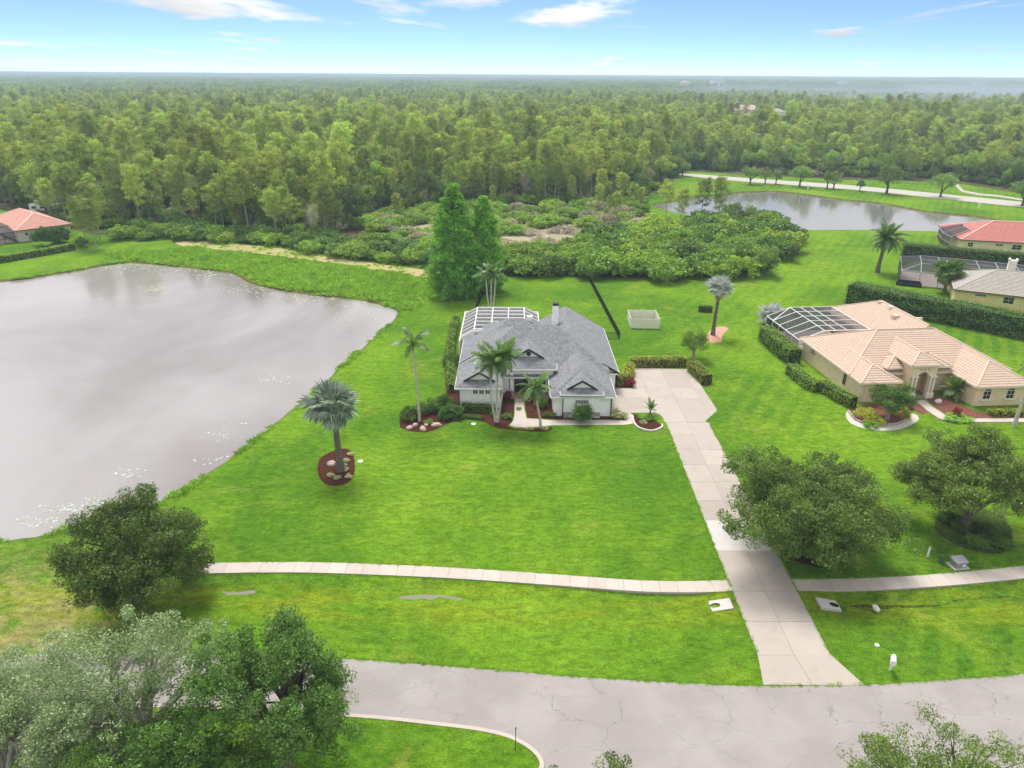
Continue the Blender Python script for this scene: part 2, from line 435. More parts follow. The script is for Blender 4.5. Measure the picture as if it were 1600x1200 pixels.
class B:
    """collects boxes, beams and tubes into one mesh"""
    def __init__(s): s.v = []; s.f = []
    def box(s, x0, x1, y0, y1, z0, z1):
        i = len(s.v)
        s.v += [(x0, y0, z0), (x1, y0, z0), (x1, y1, z0), (x0, y1, z0), (x0, y0, z1), (x1, y0, z1), (x1, y1, z1), (x0, y1, z1)]
        s.f += [(i, i + 3, i + 2, i + 1), (i + 4, i + 5, i + 6, i + 7), (i, i + 1, i + 5, i + 4), (i + 1, i + 2, i + 6, i + 5), (i + 2, i + 3, i + 7, i + 6), (i + 3, i, i + 4, i + 7)]
        return s
    def beam(s, p, q, w, h=None):
        h = h or w
        p, q = Vector(p), Vector(q); d = (q - p).normalized()
        up = Vector((0, 0, 1)) if abs(d.z) < .95 else Vector((1, 0, 0))
        a = d.cross(up).normalized() * w / 2; b = a.cross(d).normalized() * h / 2
        i = len(s.v)
        for c in (p, q): s.v += [tuple(c + a + b), tuple(c - a + b), tuple(c - a - b), tuple(c + a - b)]
        s.f += [(i, i + 1, i + 2, i + 3), (i + 7, i + 6, i + 5, i + 4)] + [(i + k, i + 4 + k, i + 4 + (k + 1) % 4, i + (k + 1) % 4) for k in range(4)]
        return s
    def tube(s, pts, rad, n=8, cap=True):
        V, F = tubegeo(pts, rad, n)
        i = len(s.v); s.v += [tuple(a) for a in V]; s.f += [tuple(i + k for k in q) for q in F.tolist()]
        if cap: s.f.append(tuple(i + len(V) - n + k for k in range(n)))
        return s
    def build(s, name, m, parent=None, smooth=False):
        return mesh(name, s.v, s.f, m, parent, smooth=smooth)

def tubegeo(pts, rad, n=6):
    P = np.array(pts, float); m = len(P)
    if np.isscalar(rad): rad = [rad] * m
    T = np.gradient(P, axis=0); T /= np.linalg.norm(T, axis=1)[:, None] + 1e-9
    ref = np.where(np.abs(T[:, 2:3]) < .9, np.array([[0, 0, 1.]]), np.array([[1., 0, 0]]))
    A = np.cross(T, ref); A /= np.linalg.norm(A, axis=1)[:, None] + 1e-9
    Bn = np.cross(T, A)
    an = np.arange(n) * 2 * math.pi / n
    V = (P[:, None] + np.array(rad)[:, None, None] * (np.cos(an)[None, :, None] * A[:, None] + np.sin(an)[None, :, None] * Bn[:, None])).reshape(-1, 3)
    i = np.arange(m - 1)[:, None] * n; k = np.arange(n)[None]; k2 = (np.arange(n)[None] + 1) % n
    F = np.stack([i + k, i + k2, i + n + k2, i + n + k], -1).reshape(-1, 4)
    return V, F

def tessellate(poly):
    """triangles of a simple 2D polygon"""
    vs = [Vector((p[0], p[1])) for p in poly]
    r = delaunay_2d_cdt(vs, [(i, (i + 1) % len(vs)) for i in range(len(vs))], [], 1, 1e-5)
    return [tuple(v) for v in r[0]], [tuple(f) for f in r[2]]

def sheet(name, poly, z, m, kind='structure', skirt=0.0, parent=None, hfun=None):
    V2, F = tessellate(poly)
    V = [(a, b, z + (hfun(a, b) if hfun else 0)) for a, b in V2]
    FF = []
    for f in F:
        a = [V[i] for i in f]
        ar = sum(a[i][0] * a[(i + 1) % len(a)][1] - a[(i + 1) % len(a)][0] * a[i][1] for i in range(len(a)))
        FF.append(f if ar > 0 else f[::-1])
    if skirt:
        n = len(poly); i0 = len(V)
        V += [(p[0], p[1], z) for p in poly] + [(p[0], p[1], z - skirt) for p in poly]
        FF += [(i0 + i, i0 + n + i, i0 + n + (i + 1) % n, i0 + (i + 1) % n) for i in range(n)]
    o = mesh(name, V, FF, m, parent)
    if kind: o['kind'] = kind
    return o

def clip2(poly, a, b, c):
    """keep a*x+b*y+c >= 0 of a polygon of n-D points"""
    out = []
    for i in range(len(poly)):
        p, q = poly[i], poly[(i + 1) % len(poly)]
        dp, dq = a * p[0] + b * p[1] + c, a * q[0] + b * q[1] + c
        if dp >= 0: out.append(p)
        if (dp >= 0) != (dq >= 0):
            t = dp / (dp - dq); out.append(tuple(p[k] + t * (q[k] - p[k]) for k in range(len(p))))
    return out

def offset(poly, d):
    """push a closed 2D outline along its normals (positive = outwards for ccw)"""
    P = np.array(poly, float); T = np.roll(P, -1, 0) - np.roll(P, 1, 0); T /= np.linalg.norm(T, axis=1)[:, None] + 1e-9
    N = np.stack([T[:, 1], -T[:, 0]], 1)
    return [tuple(p) for p in (P + N * d)]

def ccw(poly):
    a = sum(poly[i][0] * poly[(i + 1) % len(poly)][1] - poly[(i + 1) % len(poly)][0] * poly[i][1] for i in range(len(poly)))
    return poly if a > 0 else poly[::-1]

# ================================================================== THE SETTING
def gp(pts, z=0.0): return [G(a, b, z) for a, b in pts]

pond_px = [(120, 822), (270, 775), (370, 710), (460, 640), (540, 570), (590, 525), (627, 487), (600, 474), (560, 465), (470, 455), (400, 441), (362, 424), (290, 415), (200, 408), (120, 420), (0, 437)]
pond_out = gp(pond_px) + [(-135, 138), (-150, 110), (-140, 75), (-95, 55), (-70, 52)] + gp([(0, 846)])
pond_out = ccw(spline(pond_out, 8))
rg = random.Random(5)
pond_out = [(x + rg.uniform(-.16, .16), y + rg.uniform(-.16, .16)) for x, y in pond_out]
pond_far = gp([(1019, 321), (1050, 313), (1096, 305), (1170, 299), (1225, 299), (1311, 310), (1375, 316), (1450, 329), (1520, 336), (1585, 346)]) + [(165, 207), (160, 196), (140, 197)] + gp([(1480, 362), (1337, 359), (1225, 359), (1160, 352), (1090, 340)])
pond_far = ccw(spline(pond_far, 6))

def swale(x, y):
    c = 47.4 - .035 * x if x < 21.5 else 46.6 + .1 * (x - 28)
    d = abs(y - c)
    side = max(0.0, min(1.0, (abs(x - 21.5) - 3.4) / 2.2))
    fade = max(0.0, min(1.0, (x + 34) / 8.0))
    return -.42 * math.exp(-(d / 1.45) ** 2) * side * fade

def build_ground():
    vs, es = [], []
    for poly in (pond_out, pond_far):
        i0 = len(vs); n = len(poly)
        vs += [Vector(p) for p in poly]; es += [(i0 + i, i0 + (i + 1) % n) for i in range(n)]
    Rr = 40000
    vs += [Vector(p) for p in ((-Rr, -600), (Rr, -600), (Rr, Rr), (-Rr, Rr))]
    rr = random.Random(1)
    for ix in range(-58, 62):
        for iy in range(26, 62):
            x, y = ix + rr.uniform(-.2, .2), iy + rr.uniform(-.2, .2)
            if not inpoly(x, y, pond_out): vs.append(Vector((x, y)))
    r = delaunay_2d_cdt(vs, es, [], 0, 1e-4)
    V = [(v.x, v.y, swale(v.x, v.y) if abs(v.x) < 70 and 38 < v.y < 56 else 0.0) for v in r[0]]
    F = []
    for f in r[2]:
        cx = sum(V[i][0] for i in f) / 3; cyy = sum(V[i][1] for i in f) / 3
        if inpoly(cx, cyy, pond_out) or inpoly(cx, cyy, pond_far): continue
        a, b, c = (V[i] for i in f)
        F.append(tuple(f) if (b[0] - a[0]) * (c[1] - a[1]) - (c[0] - a[0]) * (b[1] - a[1]) > 0 else tuple(f)[::-1])
    tag(mesh('lawn', V, F, 'lawn_grass', smooth=True), kind='structure')
build_ground()

def pond(name, outline, m, level, label=None):
    inner = offset(outline, -1.5)
    n = len(outline)
    V = [(x, y, 0.0) for x, y in outline] + [(x, y, level - .5) for x, y in inner]
    F = [(i, (i + 1) % n, n + (i + 1) % n, n + i) for i in range(n)]
    tag(mesh(name + '_bank', V, F, 'pond_bank', smooth=True), kind='structure')
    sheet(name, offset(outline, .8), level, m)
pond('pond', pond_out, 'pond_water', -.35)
pond('far_pond', pond_far, 'dark_water', -.45)

# ground covers other than lawn
forest_edge = gp([(-260, 330), (0, 328), (60, 340), (140, 366), (330, 372), (480, 388), (600, 402), (690, 412), (790, 424), (950, 434), (1130, 434), (1190, 422), (1232, 382), (1214, 352), (1110, 346), (1010, 338), (1000, 318), (1012, 304), (1050, 286), (1058, 267), (1320, 281), (1480, 284), (1600, 303), (1900, 345)])
sheet('forest_floor', forest_edge + [(3000, 1200), (39500, 12000), (39500, 39500), (-39500, 39500), (-39500, 12000), (-3000, 1200)], .03, 'forest_floor')
sheet('clearing', ccw(spline(gp([(545, 345), (600, 376), (660, 392), (780, 398), (880, 388), (990, 368), (1015, 350), (1000, 325), (940, 328), (800, 328), (640, 328), (570, 332)]), 5)), .06, 'rough_meadow')
sheet('dry_clearing', ccw(spline(gp([(630, 362), (655, 368), (690, 366), (694, 354), (668, 351), (642, 354)]), 5)), .09, 'dry_meadow')
sheet('dry_clearing', ccw(spline(gp([(770, 368), (820, 378), (875, 382), (930, 376), (948, 364), (905, 356), (868, 360), (830, 356), (790, 354)]), 5)), .09, 'dry_meadow')
marsh_px = [(165, 398), (300, 388), (400, 399), (480, 411), (560, 419), (640, 430), (684, 438), (672, 465), (650, 484), (629, 484), (600, 472), (560, 463), (470, 453), (402, 439), (362, 422), (290, 413), (200, 406)]
sheet('marsh', ccw(gp(marsh_px)), .02, 'marsh_soil')
sheet('dry_bank', ccw(spline(gp([(285, 376), (420, 386), (520, 402), (640, 419), (694, 424), (694, 433), (640, 431), (540, 414), (470, 405), (380, 394), (290, 386)]), 4)), .045, 'dry_bank')

# ---- road with cracked asphalt, median with a kerb
road_far = [(-75, 39.2), (-40, 40.6), (-24, 40.8), (-13, 40.4), (-4.6, 39.7), (4.8, 38.8), (11.6, 38.3), (18.0, 38.05), (25.3, 38.2), (30.3, 38.6), (37.5, 39.3), (52, 41.4), (75, 46)]
road_far = spline(road_far, 4, False)
sheet('road', road_far[::-1] + [(-75, -12), (75, -12)], .012, 'old_asphalt', skirt=.06)
med_n = spline([(-60, 35.2), (-40, 35.9), (-24, 36.0), (-11, 35.35), (-4.2, 34.6), (-1.4, 34.15), (.3, 33.6), (1.6, 32.7), (2.15, 31.8), (2.0, 31.0), (.6, 29.8), (-3, 28.2), (-12, 26.5), (-30, 25), (-60, 24)], 5, False)
median = ccw(med_n)
sheet('median_lawn', offset(median, -.28), .13, 'lawn_grass')
def kerb():
    V, F = [], []
    pts = med_n
    prof = [(0, .012), (.02, .15), (.30, .16), (.30, .0)]
    P = np.array(pts); T = np.gradient(P, axis=0); T /= np.linalg.norm(T, axis=1)[:, None]
    N = np.stack([T[:, 1], -T[:, 0]], 1)
    for p, n in zip(P, N):
        for d, z in prof: V.append((p[0] + n[0] * d, p[1] + n[1] * d, z))
    for i in range(len(P) - 1):
        for k in range(3): F.append((4 * i + k, 4 * i + k + 1, 4 * i + 5 + k, 4 * i + 4 + k))
    tag(mesh('median_kerb', V, F, 'concrete_walk'), kind='structure')
kerb()

# ---- slabs: pavement, drive, garden path; each slab is a piece of its own
def slab(parent, poly, z, m, gap=.012, depth=.25, name='slab'):
    poly = ccw(poly)
    if len(poly) < 3: return
    ar = abs(sum(poly[i][0] * poly[(i + 1) % len(poly)][1] - poly[(i + 1) % len(poly)][0] * poly[i][1] for i in range(len(poly)))) / 2
    if ar < .05: return
    cx = sum(p[0] for p in poly) / len(poly); cyy = sum(p[1] for p in poly) / len(poly)
    q = []
    for x, y in poly:
        d = math.hypot(x - cx, y - cyy) or 1
        q.append((x - (x - cx) / d * gap * 1.4, y - (y - cyy) / d * gap * 1.4))
    sheet(name, q, z, m, kind=None, skirt=depth, parent=parent)

rs = random.Random(9)
def strip_walk(name, centre, width, step, z, m, base):
    c = np.array(spline(centre, 10, False)); L = np.r_[0, np.cumsum(np.linalg.norm(np.diff(c, axis=0), axis=1))]
    n = max(1, round(L[-1] / step)); s = np.linspace(0, L[-1], n + 1)
    P = np.stack([np.interp(s, L, c[:, 0]), np.interp(s, L, c[:, 1])], 1)
    T = np.gradient(P, axis=0); T /= np.linalg.norm(T, axis=1)[:, None]; N = np.stack([-T[:, 1], T[:, 0]], 1) * width / 2
    out = [tuple(a) for a in P - N] + [tuple(a) for a in (P + N)[::-1]]
    b = sheet(name, ccw(offset(ccw(out), -.02)), z - .035, base, skirt=.2)
    for i in range(n):
        slab(b, [tuple(P[i] - N[i]), tuple(P[i + 1] - N[i + 1]), tuple(P[i + 1] + N[i + 1]), tuple(P[i] + N[i])], z + rs.uniform(-.006, .006), m, .010)
    return b
soil('joint_dirt', (.12, .10, .075, 1), (.22, .19, .14, 1), 4, .4)
strip_walk('pavement', [(-28.2, 50.75), (-22, 51.0), (-15.8, 50.98), (-5.5, 50.42), (2.9, 49.65), (10.8, 48.85), (15, 48.75), (18.78, 48.95)], 1.46, 1.5, .03, 'concrete_walk', 'joint_dirt')
strip_walk('pavement', [(24.36, 49.05), (29, 49.15), (35, 49.6), (41, 50.35), (47, 51.3), (56, 53)], 1.55, 1.5, .03, 'concrete_walk', 'joint_dirt')

XL = lambda y: 18.8 + (y - 49) * .0194
XR = lambda y: 24.3 + (y - 49) * .0160
def build_drive():
    y_new0, y_new1 = G(1140, 861)[1], G(1110, 813)[1]
    court = gp([(955, 646.5), (959, 607), (990, 607), (992, 575), (1078, 577), (1109, 623), (1119, 638), (1120, 642), (1116, 646), (1103, 657), (1103, 661), (1039, 661), (1036, 653), (1031, 648), (1024, 645), (986, 645), (976, 647)])
    court = ccw(court)
    ye = 41.0
    yt = court[0][1]
    strip = [(18.15, 38.12), (25.45, 38.12), (XR(ye), ye + .1), (XR(80.2), 80.2), (XL(80.2), 80.2), (XL(ye), ye)]
    b = sheet('driveway', offset(ccw(strip), -.02), -.012, 'joint_dirt', skirt=.3)
    sheet('drive_court_base', offset(court, -.02), -.010, 'joint_dirt', skirt=.2)
    mid = lambda y: XL(y) * .5 + XR(y) * .5
    ys = [41.0, 44.6, 48.2, y_new0, y_new1, 62.2, 65.9, 69.5, 73.1, 76.7, 80.15]
    # apron
    slab(b, [(18.15, 38.12), (21.7, 38.12), (mid(41), 41.0), (XL(41), 41.0)], .022, 'concrete_drive')
    slab(b, [(21.7, 38.12), (25.45, 38.12), (XR(41), 41.1), (mid(41), 41.0)], .024, 'concrete_drive')
    for a, c in zip(ys[:-1], ys[1:]):
        m = 'concrete_new' if abs(a - y_new0) < .01 else 'concrete_drive'
        slab(b, [(XL(a), a), (mid(a), a), (mid(c), c), (XL(c), c)], .022 + rs.uniform(-.004, .004), m)
        slab(b, [(mid(a), a), (XR(a), a), (XR(c), c), (mid(c), c)], .022 + rs.uniform(-.004, .004), m)
    xs = [11.5, 15.2, 18.6, 22.1, 25.4, 29]; yy = [79.0, 83.9, 87.4, 90.9, 94.5, 98.6]
    for i in range(5):
        for j in range(5):
            p = court
            for a_, b_, c_ in ((1, 0, -xs[i]), (-1, 0, xs[i + 1]), (0, 1, -yy[j]), (0, -1, yy[j + 1])):
                p = clip2(p, a_, b_, c_)
                if len(p) < 3: break
            if len(p) >= 3:
                p = clip2(p, 0, 1, -80.17)
                q = []
                for v in p:
                    if not q or math.hypot(v[0] - q[-1][0], v[1] - q[-1][1]) > .03: q.append(v)
                if len(q) >= 3: slab(b, q, .022 + rs.uniform(-.004, .004), 'concrete_drive', .008)
build_drive()

# garden path to the front door
path_px = [(805, 617), (818, 617), (819, 640), (823, 654), (860, 656.5), (976, 656.5), (976, 647.5), (986, 645.5), (990, 662), (975, 664), (864, 664.5), (838, 667), (820, 668), (806, 667.5), (796, 664.5), (801, 659), (804, 650)]
pathb = sheet('garden_path', ccw(gp(path_px)), .004, 'joint_dirt', skirt=.1)
pw = ccw(gp(path_px))
for i in range(12):
    p = pw
    if i < 3:
        y0 = [82.2, 84.5, 86.7][i]; y1 = [84.5, 86.7, 90][i]
        for h in ((0, 1, -y0), (0, -1, y1)): p = clip2(p, *h)
    else:
        x0 = [-3, 2.0, 3.6, 5.2, 6.8, 8.4, 10.0, 11.6, 13.2][i - 3]; x1 = [2.0, 3.6, 5.2, 6.8, 8.4, 10.0, 11.6, 13.2, 17][i - 3]
        for h in ((1, 0, -x0), (-1, 0, x1)): p = clip2(p, *h)
        p = clip2(p, 0, -1, 82.2) if i < 11 else p
    if len(p) >= 3: slab(pathb, p, .03 + rs.uniform(-.003, .003), 'concrete_walk', .006, .1)

# mulch beds
bedA = [(624, 656), (625, 668), (640, 674), (663, 676), (679, 672), (695, 664), (708, 659), (727, 656), (742, 656), (758, 660), (768, 666), (777, 669), (790, 671), (812, 673), (835, 675), (851, 675), (863, 671), (862, 667), (838, 669), (820, 671), (804, 670), (793, 666), (800, 658), (803, 645), (804, 618), (760, 622), (722, 628), (703, 560), (712, 500), (704, 500), (693, 560), (698, 625), (660, 634), (632, 644)]
sheet('mulch_bed', ccw(gp(bedA)), .016, 'mulch')
sheet('mulch_bed', ccw(gp([(820, 612), (821, 640), (824, 653), (860, 655), (975, 655.5), (975, 646), (958, 646), (868, 645), (868, 605), (822, 604)])), .016, 'mulch')
bedC = [(987, 647), (990, 661), (1000, 669), (1018, 673), (1032, 668), (1033, 664), (1021, 656.5), (1004, 652)]
sheet('mulch_bed', ccw(spline(gp(bedC), 3)), .020, 'mulch')
sheet('mulch_bed', ccw(spline(gp([(496, 732), (501, 716), (517, 706), (536, 701), (549, 705), (554, 720), (554, 738), (547, 752), (530, 759), (510, 757), (499, 746)]), 4)), .016, 'mulch')
sheet('mulch_bed', ccw(gp([(962, 606), (989, 606), (990, 576), (1076, 574), (1110, 602), (1098, 603), (1070, 571), (982, 571), (980, 596), (962, 597)])), .010, 'mulch')
sheet('mulch_bed', ccw(spline(gp([(1103, 527), (1112, 514), (1128, 510), (1138, 514), (1129, 524), (1126, 534), (1105, 535)]), 4)), .016, 'mulch_pink')
sheet('mulch_bed', ccw(spline(gp([(1206, 842), (1222, 838), (1260, 850), (1320, 862), (1318, 880), (1290, 888), (1240, 876), (1212, 860)]), 4)), .016, 'mulch')
sheet('ground_cover_bed', ccw(spline(gp([(1460, 822), (1475, 800), (1520, 790), (1570, 812), (1582, 845), (1560, 866), (1510, 858), (1475, 840)]), 4)), .016, 'ground_cover')
# puddles and the wet run in the swale
for x0, x1, y0, y1 in ((-24.6, -21.6, 47.2, 49.2), (-9.4, -4.0, 46.6, 48.6)):      # the ground itself cuts the waterline
    cx, cyy = (x0 + x1) / 2, (y0 + y1) / 2
    sheet('puddle', [(cx + (x1 - x0) / 2 * math.cos(t), cyy + .42 * math.sin(t) * (1 + .35 * math.sin(3 * t + x0)) + .035 * (cx - (cx + (x1 - x0) / 2 * math.cos(t)))) for t in np.linspace(0, 6.283, 25)[:-1]], -.385, 'puddle_water')
ditch = gp([(1312, 948), (1345, 944), (1372, 945), (1420, 945), (1460, 942), (1500, 935), (1560, 931), (1640, 926), (1640, 928), (1560, 934), (1500, 939.5), (1465, 947), (1420, 949.5), (1370, 952), (1345, 951)], -.35)
sheet('ditch', ccw(ditch), .03, 'ditch_mud', hfun=swale)

# far road, its side path and verges
fr = gp([(1050, 269.6), (1105, 273.5), (1162, 278), (1240, 283.5), (1320, 289), (1400, 296), (1460, 302), (1530, 309), (1600, 316), (1750, 336)])
frb = gp([(1750, 349), (1600, 324.5), (1530, 317), (1460, 309.5), (1400, 303), (1320, 295.5), (1240, 289.5), (1162, 284), (1105, 278.5), (1050, 273)])
sheet('far_road', ccw(fr + frb), .07, 'concrete_far')
sp_ = gp([(1496, 285), (1499, 291), (1506, 297.5), (1530, 302.5), (1560, 305), (1600, 311.5), (1650, 318), (1650, 320.5), (1600, 314), (1558, 307.5), (1527, 305), (1502, 300), (1494, 292), (1491, 285)])
sheet('side_path', ccw(sp_), .06, 'concrete_far')

# ================================================================== HOUSES
class House:
    def __init__(s, name, label, loc, rz=0.0, off=(0, 0), k=.6, roof='shingle', course=0.0, cap=None, cap_r=.11):
        s.e = thing(name, label, 'house', (loc[0], loc[1], 0), rz)
        s.off = off; s.k = k; s.roofm = roof; s.course = course; s.capm = cap; s.cap_r = cap_r
        s.capb = B(); s.trim = B(); s.fascia = B(); s.wallb = B(); s.gab = []
    def L(s, p): return (p[0] - s.off[0], p[1] - s.off[1], p[2])
    def piece(s, x0, x1, y0, y1, ze, axis='y', front='hip', back='hip', clips=(), oh=.3, trim=True, k=None, fascia=True):
        k = k or s.k
        sw = axis == 'x'
        if sw: x0, x1, y0, y1 = y0, y1, x0, x1       # build with the ridge along the second axis, then swap
        w = (x1 - x0) / 2; xm = (x0 + x1) / 2; zr = ze + k * w
        def end(t, ya, sgn):
            """profile of the left slope at one end, from eave to ridge"""
            if t == 'hip': return [(x0, ya, ze), (xm, ya + sgn * w, zr)]
            if t == 'gable': return [(x0, ya, ze), (xm, ya, zr)]
            d = t[1]
            return [(x0, ya, ze), (x0 + d, ya + sgn * d, ze + k * d), (x0 + d, ya + sgn * (d - oh), ze + k * d), (xm, ya + sgn * (d - oh), zr)]
        fl, bl = end(front, y0, 1), end(back, y1, -1)
        mir = lambda q: [(2 * xm - a, b, c) for a, b, c in q]
        polys = [fl + bl[::-1], (mir(fl) + mir(bl)[::-1])[::-1]]
        gables = []
        for t, ya, sgn in ((front, y0, 1), (back, y1, -1)):
            if t == 'hip': f = [(x0, ya, ze), (x1, ya, ze), (xm, ya + sgn * w, zr)]
            elif t == 'gable':
                yi = ya + sgn * oh
                gq = [(x0 + .02, yi, ze), (x1 - .02, yi, ze), (xm, yi, zr - .02)]; f = None
                for c in clips:
                    if not sw and gq: gq = clip2(gq, *c)
                if len(gq) >= 3: gables.append(gq)
                if trim:
                    for a in (x0, x1):
                        if trim == 'right':
                            if a == x0 or sgn < 0: continue
                            B().beam(s.L((a, ya - .02, ze - .05)), s.L((12.2, ya - .02, ze - .05 + k * (a - 12.2))), .06, .26).build('rake_board', 'black_trim', s.e)
                        else: B().beam(s.L(s.sw((a, ya - sgn * .02, ze - .05), sw)), s.L(s.sw((xm, ya - sgn * .02, zr - .05), sw)), .06, .26).build('rake_board', 'black_trim', s.e)
            else:
                d = t[1]; f = [(x0, ya, ze), (x1, ya, ze), (x1 - d, ya + sgn * d, ze + k * d), (x0 + d, ya + sgn * d, ze + k * d)]
                gables.append([(x0 + d, ya + sgn * (d - .03), ze + k * d), (x1 - d, ya + sgn * (d - .03), ze + k * d), (xm, ya + sgn * (d - .03), zr - .02)])
                if trim:
                    yt = ya + sgn * (d - oh - .02)
                    for a in (x0 + d - .12, x1 - d + .12): B().beam(s.L(s.sw((a, yt, ze + k * d - .16), sw)), s.L(s.sw((xm, yt, zr - .08), sw)), .06, .24).build('rake_board', 'black_trim', s.e)
            if f: polys.append(f if sgn > 0 else f[::-1])
            if s.capm:
                if t == 'hip':
                    for a in (x0, x1): s.cap(s.sw((a, ya, ze), sw), s.sw((xm, ya + sgn * w, zr), sw), clips)
        if s.capm: s.cap(s.sw((xm, fl[-1][1], zr), sw), s.sw((xm, bl[-1][1], zr), sw), clips)
        out = []
        for p in polys:
            q = [s.sw(v, sw) for v in p]
            for c in clips: q = clip2(q, *c) if q else q
            if len(q) >= 3: out.append([s.L(v) for v in q])
        base = [s.sw(v, sw) for v in ((x0, y0, ze - .03), (x0, y1, ze - .03), (x1, y1, ze - .03), (x1, y0, ze - .03))]
        for c in clips: base = clip2(base, *c) if base else base
        s.surface(out, [s.L(v) for v in base])
        if fascia:
            n = len(base)
            for i in range(n):
                a, b = base[i], base[(i + 1) % n]
                s.fascia.beam(s.L((a[0], a[1], ze - .10)), s.L((b[0], b[1], ze - .10)), .10, .19)
        for g in gables: s.gab.append([s.L(s.sw(v, sw)) for v in g])
    def sw(s, p, on): return (p[1], p[0], p[2]) if on else p
    def cap(s, p, q, clips):
        p, q = np.array(p), np.array(q)
        for c in clips:
            dp, dq = c[0] * p[0] + c[1] * p[1] + c[2], c[0] * q[0] + c[1] * q[1] + c[2]
            if dp < 0 and dq < 0: return
            if dp < 0: p = p + (q - p) * dp / (dp - dq)
            elif dq < 0: q = q + (p - q) * dq / (dq - dp)
        s.capb.tube([s.L(p + np.array([0, 0, .03])), s.L(q + np.array([0, 0, .03]))], s.cap_r, 6)
    def surface(s, polys, base):
        V, F, UV = [], [], []
        def face(pts, e, d, n, lift=None):
            i = len(V); V.extend([tuple(p) for p in pts]); F.append(tuple(range(i, i + len(pts))))
            for p in pts: UV.append((float(np.dot(p, e)), float(s.vt - np.dot(p, d))))
        for q in polys:
            P = [np.array(v, float) for v in q]
            n = np.zeros(3)
            for i in range(len(P)): n += np.cross(P[i], P[(i + 1) % len(P)])
            n /= np.linalg.norm(n)
            if n[2] < 0: n = -n; P = P[::-1]
            d = np.array([n[0] * n[2], n[1] * n[2], n[2] ** 2 - 1]); d /= np.linalg.norm(d)      # downhill
            e = np.cross(n, d)
            T = [float(np.dot(p, d)) for p in P]; t0, t1 = min(T), max(T); t1f = t1; s.vt = t1f
            if not s.course: face(P, e, d, n); continue
            m = max(1, int((t1 - t0) / s.course))
            for j in range(m + 1):
                hi = t1f - j * s.course; lo = max(hi - s.course, t0)
                if hi - lo < .02: continue
                pts = [(float(np.dot(p, e)), float(np.dot(p, d))) for p in P]
                h0 = float(np.dot(P[0], n))
                c = clip2(clip2(pts, 0, 1, -lo), 0, -1, hi)
                if len(c) < 3: continue
                up = lambda a, b, l: e * a + d * b + n * (h0 + l)
                face([up(a, b, .04 * (b - lo) / s.course) for a, b in c], e, d, n)
                ed = [v for v in c if abs(v[1] - hi) < 1e-6]
                if len(ed) >= 2:
                    a0, a1 = min(v[0] for v in ed), max(v[0] for v in ed); l = .04 * (hi - lo) / s.course
                    face([up(a0, hi, l), up(a0, hi, -.02), up(a1, hi, -.02), up(a1, hi, l)], e, d, n)
        if base:
            i = len(V); V.extend(base); F.append(tuple(range(i, i + len(base)))); UV.extend([(0, 0)] * len(base))
        mesh('roof', V, F, s.roofm, s.e, uv=UV)
    def wall(s, x0, x1, y0, y1, z0, z1):
        a = s.L((x0, y0, z0)); b = s.L((x1, y1, z1)); s.wallb.box(a[0], b[0], a[1], b[1], z0, z1)
    def part(s, name, b, m, smooth=False): return b.build(name, m, s.e, smooth)
    def box(s, name, m, x0, x1, y0, y1, z0, z1):
        a = s.L((x0, y0, z0)); b = s.L((x1, y1, z1)); return B().box(a[0], b[0], a[1], b[1], z0, z1).build(name, m, s.e)
    def window(s, p, wdt, hgt, cols=2, rows=2, face='front', frame='white_trim', arch=False, sill=None):
        """p = middle of the sill on the wall face; frame stands proud of the wall, pane set back in it"""
        x, y, z = s.L(p)
        fr, t = B(), .07
        M = {'front': lambda a, dpt, c: (x + a, y - dpt, z + c), 'left': lambda a, dpt, c: (x - dpt, y - a, z + c), 'right': lambda a, dpt, c: (x + dpt, y + a, z + c)}[face]
        def bar(a0, a1, c0, c1, d0=0.0, d1=.06):
            p0, p1 = M(a0, d0, c0), M(a1, d1, c1)
            fr.box(min(p0[0], p1[0]), max(p0[0], p1[0]), min(p0[1], p1[1]), max(p0[1], p1[1]), p0[2], p1[2])
        h = wdt / 2
        bar(-h, -h + t, 0, hgt); bar(h - t, h, 0, hgt); bar(-h + t, h - t, 0, t); bar(-h + t, h - t, hgt - t, hgt)
        for i in range(1, cols): bar(-h + wdt * i / cols - .02, -h + wdt * i / cols + .02, t, hgt - t, 0, .05)
        for j in range(1, rows): bar(-h + t, h - t, hgt * j / rows - .02, hgt * j / rows + .02, 0, .045)
        o = fr.build('window', frame, s.e)
        pts = [M(-h + t / 2, .02, t / 2), M(h - t / 2, .02, t / 2), M(h - t / 2, .02, hgt - t / 2)]
        if arch: pts += [M(h * math.cos(a), .02, hgt - t / 2 + h * .55 * math.sin(a)) for a in np.linspace(.25, math.pi - .25, 7)]
        pts += [M(-h + t / 2, .02, hgt - t / 2)]
        pa = mesh('pane', pts, [tuple(range(len(pts)))], 'window_glass', o)
        if arch:
            rb = B(); A = [M(h * math.cos(a), .03, hgt - t / 2 + h * .6 * math.sin(a)) for a in np.linspace(0, math.pi, 11)]
            for a, b in zip(A[:-1], A[1:]): rb.beam(a, b, .09, .09)
            rb.build('arch_trim', frame, o)
        if sill:
            sb = B(); p0, p1 = M(-h - .15, .16, -.16), M(h + .15, 0, -.01)
            sb.box(min(p0[0], p1[0]), max(p0[0], p1[0]), min(p0[1], p1[1]), max(p0[1], p1[1]), p0[2], p1[2]); sb.build('sill', sill, o)
        return o
    def finish(s, wall, fascia='white_trim', trim='black_trim'):
        V, F = list(s.wallb.v), list(s.wallb.f)
        mesh('wall', V, F, wall, s.e)
        for g in s.gab: mesh('gable', g, [tuple(range(len(g)))], wall, s.e)
        if s.fascia.v: s.fascia.build('fascia', fascia, s.e)
        if s.capb.v: s.capb.build('ridge_cap', s.capm, s.e, True)

